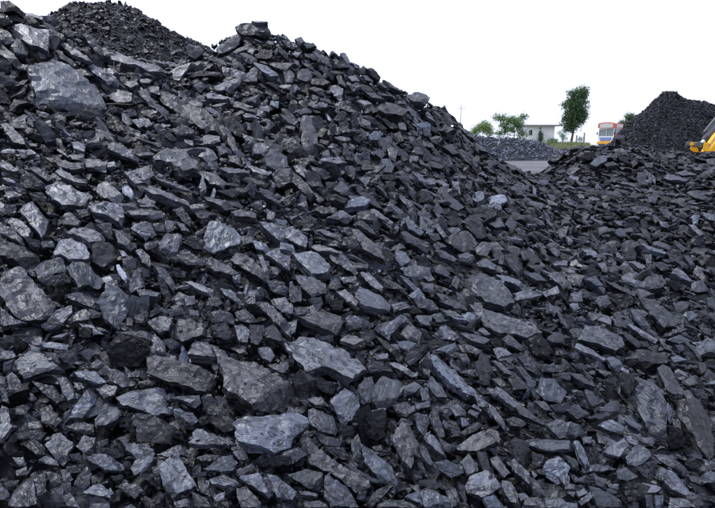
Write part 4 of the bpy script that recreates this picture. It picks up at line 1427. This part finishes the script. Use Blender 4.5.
# grass strip on a low mound
xa = at(541, 139, 80)[0]; xb = at(588, 139, 80)[0]; GCX, GRX, GCY, GRY = (xa+xb)/2, (xb-xa)*.62, 80.0, 13.0
def mound(x, y): return 0.42 + .55*max(0.0, 1-((x-GCX)/GRX)**2-((y-GCY)/GRY)**2)**.7
rg = np.random.default_rng(31); V, F, T = [], [], []
for i in range(9000):
    Y = rg.uniform(66, 98); pxx = rg.uniform(540, 590) if rg.random() < .85 else rg.uniform(470, 640)
    p = at(pxx, 139, Y); h = rg.uniform(.12, .42); a = rg.uniform(0, 6.28); w = .05; b = np.array((p[0], Y, mound(p[0], Y)-.01)); ln = rg.normal(0, .1, 2)
    i0 = len(V); V += [b+(math.cos(a)*w, math.sin(a)*w, 0), b-(math.cos(a)*w, math.sin(a)*w, 0), b+np.array((ln[0], ln[1], h))]; F.append((i0, i0+1, i0+2)); T += [rg.random()]*3
go = link(bpy.data.objects.new('grass', mesh_np('grass', np.array(V), np.array(F, np.int32), leaf_mat('grass_blades', (.16, .18, .07)), dict(tone=np.array(T)))))
tag(go, 'strip of yellow-green grass below the tall tree', 'grass', kind='stuff')
t = NT('grass_soil'); t.b.inputs['Base Color'].default_value = (.14, .17, .06, 1); t.b.inputs['Roughness'].default_value = .9
tcn = t.new('ShaderNodeTexCoord'); t.put(t.b.inputs['Base Color'], t.mix(t.ramp(t.noise(tcn.outputs['Object'], 1.2, 5), .35, .65), (.12, .15, .05, 1), (.22, .24, .09, 1)))
V, F = [(GCX, GCY, mound(GCX, GCY))], []
for k in range(1, 9):
    for i in range(32):
        a_ = i/32*6.283; x_, y_ = GCX+math.cos(a_)*GRX*k/8, GCY+math.sin(a_)*GRY*k/8; V.append((x_, y_, mound(x_, y_)+(.05*math.sin(5*a_+k) if k < 8 else 0)))
        q = 1+(k-1)*32
        if k == 1: F.append((0, q+i, q+(i+1) % 32))
        else: F.append((q-32+i, q+i, q+(i+1) % 32, q-32+(i+1) % 32))
vg = link(bpy.data.objects.new('grass_verge', mesh_np('grass_verge', np.array(V), F, t.m, smooth=True))); tag(vg, 'sparse grassy soil under the tall tree', kind='structure')

# white house
YH = 96.0; sH = YH/FPX
M_WALL = plain('whitewash', (.86, .87, .86), .85, vary=.10, scale=1.2); M_ROOF = plain('roof_concrete', (.32, .33, .30), .9); M_DARK = plain('dark_glass', (.03, .035, .04), .2)
M_FRAME = plain('painted_timber', (.35, .36, .33), .7)
def hx(px): return (px-W0/2)*sH
x0, x1 = hx(517), hx(545); zb = .45; zt = 1.6+(139-127)*sH
hs = empty('house', ((x0+x1)/2, YH, zb)); tag(hs, 'low white house with flat overhanging roof beyond the far coal bank', 'house')
wW = x1-x0; hH = zt-zb
def wall_with_holes(w, d, h, holes):
    """four walls, the front one with real openings (x0, x1, z0, z1)"""
    bm = bmesh.new()
    xs_ = sorted({-w/2, w/2, *[q for a in holes for q in a[:2]]}); zs_ = sorted({0, h, *[q for a in holes for q in a[2:]]})
    for i in range(len(xs_)-1):
        for j in range(len(zs_)-1):
            cx, cz_ = (xs_[i]+xs_[i+1])/2, (zs_[j]+zs_[j+1])/2
            if any(a[0] < cx < a[1] and a[2] < cz_ < a[3] for a in holes): continue
            bm.faces.new([bm.verts.new((x, -d/2, z)) for x, z in ((xs_[i], zs_[j]), (xs_[i+1], zs_[j]), (xs_[i+1], zs_[j+1]), (xs_[i], zs_[j+1]))])
    bmesh.ops.remove_doubles(bm, verts=bm.verts[:], dist=.001)
    r = bmesh.ops.extrude_face_region(bm, geom=bm.faces[:])
    for v in r['geom']:
        if isinstance(v, bmesh.types.BMVert): v.co.y += .22
    bmesh.ops.recalc_face_normals(bm, faces=bm.faces[:])
    box_bm(.22, d-.44, h, (-w/2+.11, .0, h/2), bm=bm); box_bm(.22, d-.44, h, (w/2-.11, .0, h/2), bm=bm); box_bm(w, .22, h, (0, d/2-.11, h/2), bm=bm)
    return bm
def rx(px): return hx(px)-(x0+x1)/2
def rz(py): return 1.6+(139-py)*sH-zb
holes = [(rx(530.2), rx(532.3), rz(134.5), rz(131.5)), (rx(530.4), rx(532.2), rz(129.4), rz(128.2)), (rx(521), rx(524), rz(135), rz(130.5))]
bm_obj('wall', wall_with_holes(wW, 5.0, hH, holes), M_WALL, hs)
rf = box('roof', (wW+1.3, 6.2, .24), (.25, -.1, hH+.12), M_ROOF, hs, .03)
box('roof_edge', (wW+1.34, .06, .14), (0, -3.14, -.02), M_FRAME, rf)
for a, b, c, d in holes:
    wd = box('window', (b-a-.01, .05, d-c-.01), ((a+b)/2, -2.38, (c+d)/2), M_DARK, hs)
    box('window_frame', (.05, .04, d-c), (0, -.04, 0), M_FRAME, wd); box('window_sill', (b-a+.2, .22, .07), (0, -.12, -(d-c)/2-.04), M_FRAME, wd)
tree('wall_creeper', G(540.5, YH-3.2), [(0, 0, 1.0, .28, .15, .75), (.05, 0, 1.9, .22, .15, .5)], 1.6, .05, LEAF_D, 8, 'dark green bush growing against the right of the white house', 900, .14)

# posts beside the grass, a far pole
M_CONC = plain('post_concrete', (.36, .36, .35), .9)
for pxp, top, lab in ((584, 133.5, 'taller grey concrete post right of the tall tree'), (576.5, 136, 'shorter grey concrete post just right of the tall tree trunk')):
    h = (1.6+(139-top)*82/FPX)-.45
    ps = empty('concrete_post', G(pxp, 82, .45)); tag(ps, lab, 'post', 'concrete posts beside the grass')
    box('shaft', (.22, .22, h), (0, 0, h/2), M_CONC, ps, .02, (.8, .8)); box('cap', (.24, .24, .08), (0, 0, h+.042), M_CONC, ps, .015)
M_POLE = plain('weathered_pole', (.42, .42, .42), .8)
pl = empty('utility_pole', G(460, 140, .0)); tag(pl, 'thin distant utility pole with crossarm above the right skyline', 'pole')
bm_obj('pole_shaft', tube_bm((0, 0, 0), (0, 0, 9.6), .13, .08), M_POLE, pl); box('crossarm', (2.0, .1, .1), (0, 0, 8.9), M_POLE, pl)
for q in (-.8, 0, .8): bm_obj('insulator', tube_bm((q, 0, 8.95), (q, 0, 9.2), .05, .03), M_POLE, pl)

# yellow drum by the spreading tree
M_YEL = plain('yellow_paint', (.80, .46, .02), .45, vary=.12)
dr = empty('oil_drum', G(503.7, 62, .46)); tag(dr, 'small yellow drum in front of the spreading tree', 'drum')
bm = bmesh.new(); tube_bm((0, 0, 0), (0, 0, 1.15), .29, .29, 16, bm); bm_obj('barrel', bm, M_YEL, dr, False)
for q in (.02, .4, .78, 1.13): bm_obj('hoop', tube_bm((0, 0, q-.02), (0, 0, q+.02), .305, .305, 16), M_YEL, dr)

# truck, front turned left of the camera
M_RED = plain('truck_red', (.42, .055, .07), .5, vary=.2); M_WHT = plain('truck_white', (.72, .72, .70), .5); M_BLU = plain('truck_blue', (.05, .14, .55), .4); M_ORG = plain('truck_orange', (.75, .38, .05), .5)
M_GLS = plain('truck_glass', (.22, .25, .27), .12); M_BLK = plain('truck_black', (.02, .02, .02), .7); M_PNK = plain('truck_crown_red', (.62, .12, .07), .5); M_SIL = plain('truck_pale_board', (.55, .57, .55), .6); M_LMP = plain('lamp_glass', (.8, .8, .72), .1)
YT = 76.0; sT = YT/FPX
tr = empty('cargo_truck', ((608.2-W0/2)*sT, YT, .35), math.radians(-53)); tag(tr, 'red cargo truck with decorated white and blue cab beyond the right-hand heap', 'truck')
# local: -y is the truck's front, x across (left of picture = -x); nearest corner at the origin is the cab's front left
CW, CL = 2.2, 1.75
def T(name, size, c, mat, parent=tr, **k): return box(name, size, c, mat, parent, **k)
T('cab_front', (CW, .12, 1.05), (-CW/2, .06, 1.12), M_WHT, bev=.03)
cb = T('cab_frame', (CW, CL, .12), (-CW/2, CL/2+.12, 2.62), M_WHT, bev=.03)
T('cab_floor', (CW, CL, .2), (-CW/2, CL/2+.13, .75), M_BLK)
T('cab_back', (CW, .1, 1.9), (-CW/2, CL+.08, 1.6), M_RED)
for xx in (-CW+.05, -.05, -CW/2): T('windscreen_pillar', (.1 if xx != -CW/2 else .05, .1, .93), (xx, .07, 2.1), M_WHT)
for xx in (-CW*.75+.02, -CW*.25-.02): T('windscreen', (CW/2-.15, .03, .86), (xx, .09, 2.1), M_GLS)
gp = T('grille_panel', (1.55, .05, .55), (-CW/2, -.03, 1.18), M_BLU, bev=.01)
for i in range(4): T('grille_bar', (1.4, .02, .04), (0, -.035, -.2+.13*i), M_SIL, gp)
T('bumper', (CW+.1, .2, .26), (-CW/2, -.1, .72), M_ORG, bev=.03); T('fog_board', (CW-.2, .06, .14), (-CW/2, -.05, .9+.03), M_ORG)
for xx in (-CW+.25, -.25):
    hl = T('headlight', (.26, .08, .22), (xx, -.05, .97), M_WHT, bev=.03); bm_obj('lens', tube_bm((0, -.075, 0), (0, -.035, 0), .08, .09, 14), M_LMP, hl)
dd = T('cab_door', (.08, CL-.25, 1.15), (-.04, CL/2+.14, 1.42), M_RED, bev=.02); T('handle', (.03, .18, .04), (.06, .4, .2), M_SIL, dd)
T('door_window', (.04, CL-.6, .55), (-.05, CL/2+.1, 2.27), M_GLS)
T('door_pillar', (.1, .16, .6), (-.05, CL+.02, 2.28), M_RED); T('far_cab_side', (.08, CL-.1, 1.8), (-CW+.04, CL/2+.1, 1.6), M_RED)
# arched crown board over the cab
def arch(w, h0, h1, n=12): return [(-w/2, 0)]+[(w/2*math.cos(math.pi*(1-i/n)), h0+h1*math.sin(math.pi*i/n)) for i in range(n+1)]+[(w/2, 0)]
cr = bm_obj('roof_crown', prism_bm(arch(CW+.25, .55, .22), .1), M_PNK, tr); cr.location = (-CW/2, .02, 2.69)
br = bm_obj('crown_board', prism_bm(arch(CW-.35, .44, .12), .05), M_SIL, cr); br.location = (0, -.08, .06)
cs = bm_obj('side_crown', prism_bm(arch(CL+.3, .5, .12), .1), M_PNK, tr); cs.location = (.05, CL/2+.2, 2.69); cs.rotation_euler = (0, 0, math.pi/2)
bs = bm_obj('crown_board', prism_bm(arch(CL-.2, .38, .08), .05), M_SIL, cs); bs.location = (0, -.08, .06)
for sx in (-CW-.12, .12):
    mr = T('mirror', (.16, .06, .34), (sx, -.08, 2.0), M_BLK, bev=.02); T('bracket', (.24, .03, .03), (-.1 if sx > 0 else .1, .05, .1), M_BLK, mr)
for yy in (.55,):
    pass
cg = T('cargo_side', (.1, 5.6, 1.5), (.12, CL+.45+2.8, 1.95), M_RED); 
for i in range(8): T('side_rib', (.06, .1, 1.5), (.075, -2.7+i*.77, 0), M_RED, cg)
T('side_band', (.03, 5.5, .16), (.065, 0, -.62), M_ORG, cg)
T('cargo_side', (.1, 5.6, 1.5), (-CW-.12, CL+.45+2.8, 1.95), M_RED); T('cargo_front', (CW+.14, .1, 1.6), (-CW/2, CL+.5, 2.0), M_RED); T('tailgate', (CW+.14, .1, 1.5), (-CW/2, CL+5.95, 1.95), M_RED)
T('cargo_floor', (CW+.3, 5.5, .14), (-CW/2, CL+3.2, 1.13), M_BLK); T('chassis', (.9, 7.2, .22), (-CW/2, 3.9, .85), M_BLK)
for xx in (-CW+.15, -.15):
    for yy in (1.0, 5.4, 6.6):
        wh = bm_obj('wheel', tube_bm((-.14, 0, 0), (.14, 0, 0), .48, .48, 20), M_BLK, tr); wh.location = (xx, yy, .49); bm_obj('rim', tube_bm((-.15, 0, 0), (.15, 0, 0), .24, .24, 14), M_ORG, wh)

# ------------------------------------------------------------------ excavator reaching in from the right
M_CAT = plain('machine_yellow', (.82, .45, .012), .4, vary=.10); M_CYL = plain('cylinder_grey', (.10, .11, .13), .4); M_ROD = plain('chrome_rod', (.75, .75, .74), .18, .85, .03); M_TRK = plain('track_steel', (.04, .04, .042), .6)
YE = 12.2
def E(px, py, dy=0): return Vector(at(px, py, YE+dy))
ex = empty('excavator', (14.5, YE, 0)); tag(ex, 'yellow excavator arm with grey hydraulic cylinder at the right edge', 'excavator')
def part(name, bm, mat, parent=ex, smooth=False):
    o = bm_obj(name, bm, mat, None, smooth); o.parent = parent
    o.matrix_parent_inverse = Matrix.Translation(-Vector((14.5, YE, 0)))
    return o
def plate(pts, th, dy=0.0):
    """outline given by (column, row) in the arm's plane, thickness across"""
    bm = bmesh.new(); q = [E(a, b) for a, b in pts]
    f = [bm.verts.new((v.x, YE+dy-th/2, v.z)) for v in q]; g = [bm.verts.new((v.x, YE+dy+th/2, v.z)) for v in q]
    bm.faces.new(f); bm.faces.new(g[::-1]); n = len(q)
    for i in range(n): bm.faces.new((f[i], g[i], g[(i+1) % n], f[(i+1) % n]))
    bmesh.ops.recalc_face_normals(bm, faces=bm.faces[:]); bmesh.ops.bevel(bm, geom=bm.edges[:], offset=.012, segments=2, affect='EDGES'); return bm
part('stick', plate([(703, 153.5), (716, 156), (790, 84), (806, 66), (798, 58), (770, 74), (716, 135.5)], .30), M_CAT)
part('boom', plate([(798, 58), (812, 70), (850, 20), (930, 40), (1010, 130), (1035, 122), (945, 10), (850, -15)], .36), M_CAT)
part('cylinder_barrel', tube_bm(E(705.5, 138.5), E(760, 72), .057, .057, 18), M_CYL, smooth=False)
part('cylinder_collar', tube_bm(E(704.2, 140), E(707.2, 136.4), .068, .068, 18), M_TRK)
part('hydraulic_pipe', tube_bm(E(704, 132), E(752, 73), .022, .022, 8), M_CYL)
part('hydraulic_pipe', tube_bm(E(706.5, 131), E(754, 74), .018, .018, 8), M_CYL)
part('cylinder_rod', tube_bm(E(699.5, 146), E(706.5, 137.2), .042, .042, 14), M_ROD, smooth=False)
for dy in (-.17, .17):
    part('link_arm', plate([(690.5, 145.5), (690.8, 142.4), (693, 141.4), (700, 143), (705, 144), (704.5, 147), (699, 147), (693, 146)], .05, dy), M_CYL)
    part('bucket_link', plate([(698, 142.8), (702, 142.2), (702.5, 146), (705, 153), (701, 152.8), (696.5, 150)], .05, dy*1.3), M_CAT)
    part('pin', tube_bm(E(691.8, 143.6, dy*1.5-.03), E(691.8, 143.6, dy*1.5+.03), .04, .04, 14), M_CAT)
part('bucket', plate([(697, 154), (706, 156), (712, 170), (705, 186), (690, 192), (676, 182), (690, 176), (694, 164)], .9), M_CAT)
part('house_body', box_bm(2.6, 2.4, 1.1, (14.9, YE, 1.55), .08), M_CAT); part('counterweight', box_bm(.7, 2.3, 1.0, (16.5, YE, 1.55), .12), M_TRK)
cbx = part('cab', box_bm(1.3, 1.0, 1.5, (14.2, YE-.75, 2.85), .06), M_CAT)
for nm, sz, ce in (('window', (.9, .04, .8), (14.2, YE-1.27, 3.0)), ('window', (.04, .8, .9), (13.53, YE-.75, 3.0))):
    part(nm, box_bm(*sz, ce), M_GLS)
part('undercarriage', box_bm(2.2, 1.6, .5, (14.7, YE, .75), .05), M_TRK)
for dy in (-1.05, 1.05):
    bm = bmesh.new(); pts = [(14.7+1.55*math.copysign(1, math.cos(a))*.75+.42*math.cos(a), .45+.42*math.sin(a)) for a in np.linspace(0, 2*math.pi, 28, endpoint=False)]
    f = [bm.verts.new((x, YE+dy-.25, z)) for x, z in pts]; g = [bm.verts.new((x, YE+dy+.25, z)) for x, z in pts]
    bm.faces.new(f); bm.faces.new(g[::-1])
    for i in range(28): bm.faces.new((f[i], g[i], g[(i+1) % 28], f[(i+1) % 28]))
    bmesh.ops.recalc_face_normals(bm, faces=bm.faces[:]); part('track', bm, M_TRK)

# ------------------------------------------------------------------ twigs caught between the lumps
M_TWIG = plain('dry_twig', (.15, .13, .11), .85)
for (a, b, ya, yb, lab) in (((114, 73), (114.4, 60), None, None, 'thin upright pale twig under the overhanging ledge, upper left'), ((122, 74.5), (139, 74), None, None, 'thin pale twig lying under the overhanging ledge'),
                            ((106, 104), (131, 104.5), None, None, 'pale thin splinter lying right of the huge layered slab'), ((690, 301), (706, 311), None, None, 'thin slanting twig near the right edge below the tan split half-lump')):
    h1 = hit(*a); h2 = hit(*b)
    Y1 = min(h1[1], h2[1])-.16
    p, q = Vector(at(a[0], a[1], Y1)), Vector(at(b[0], b[1], Y1+.03)); m = (p+q)/2
    bm = bmesh.new(); pts = [p-m, (q-p)*.3+p-m+Vector((.004, 0, .006)), (q-p)*.68+p-m+Vector((-.004, 0, .003)), q-m]
    for i in range(3): tube_bm(pts[i], pts[i+1], 0.0045-.0007*i, .0038-.0007*i, 7, bm)
    tw = bm_obj('twig', bm, M_TWIG); tw.location = m; tag(tw, lab, 'twig')
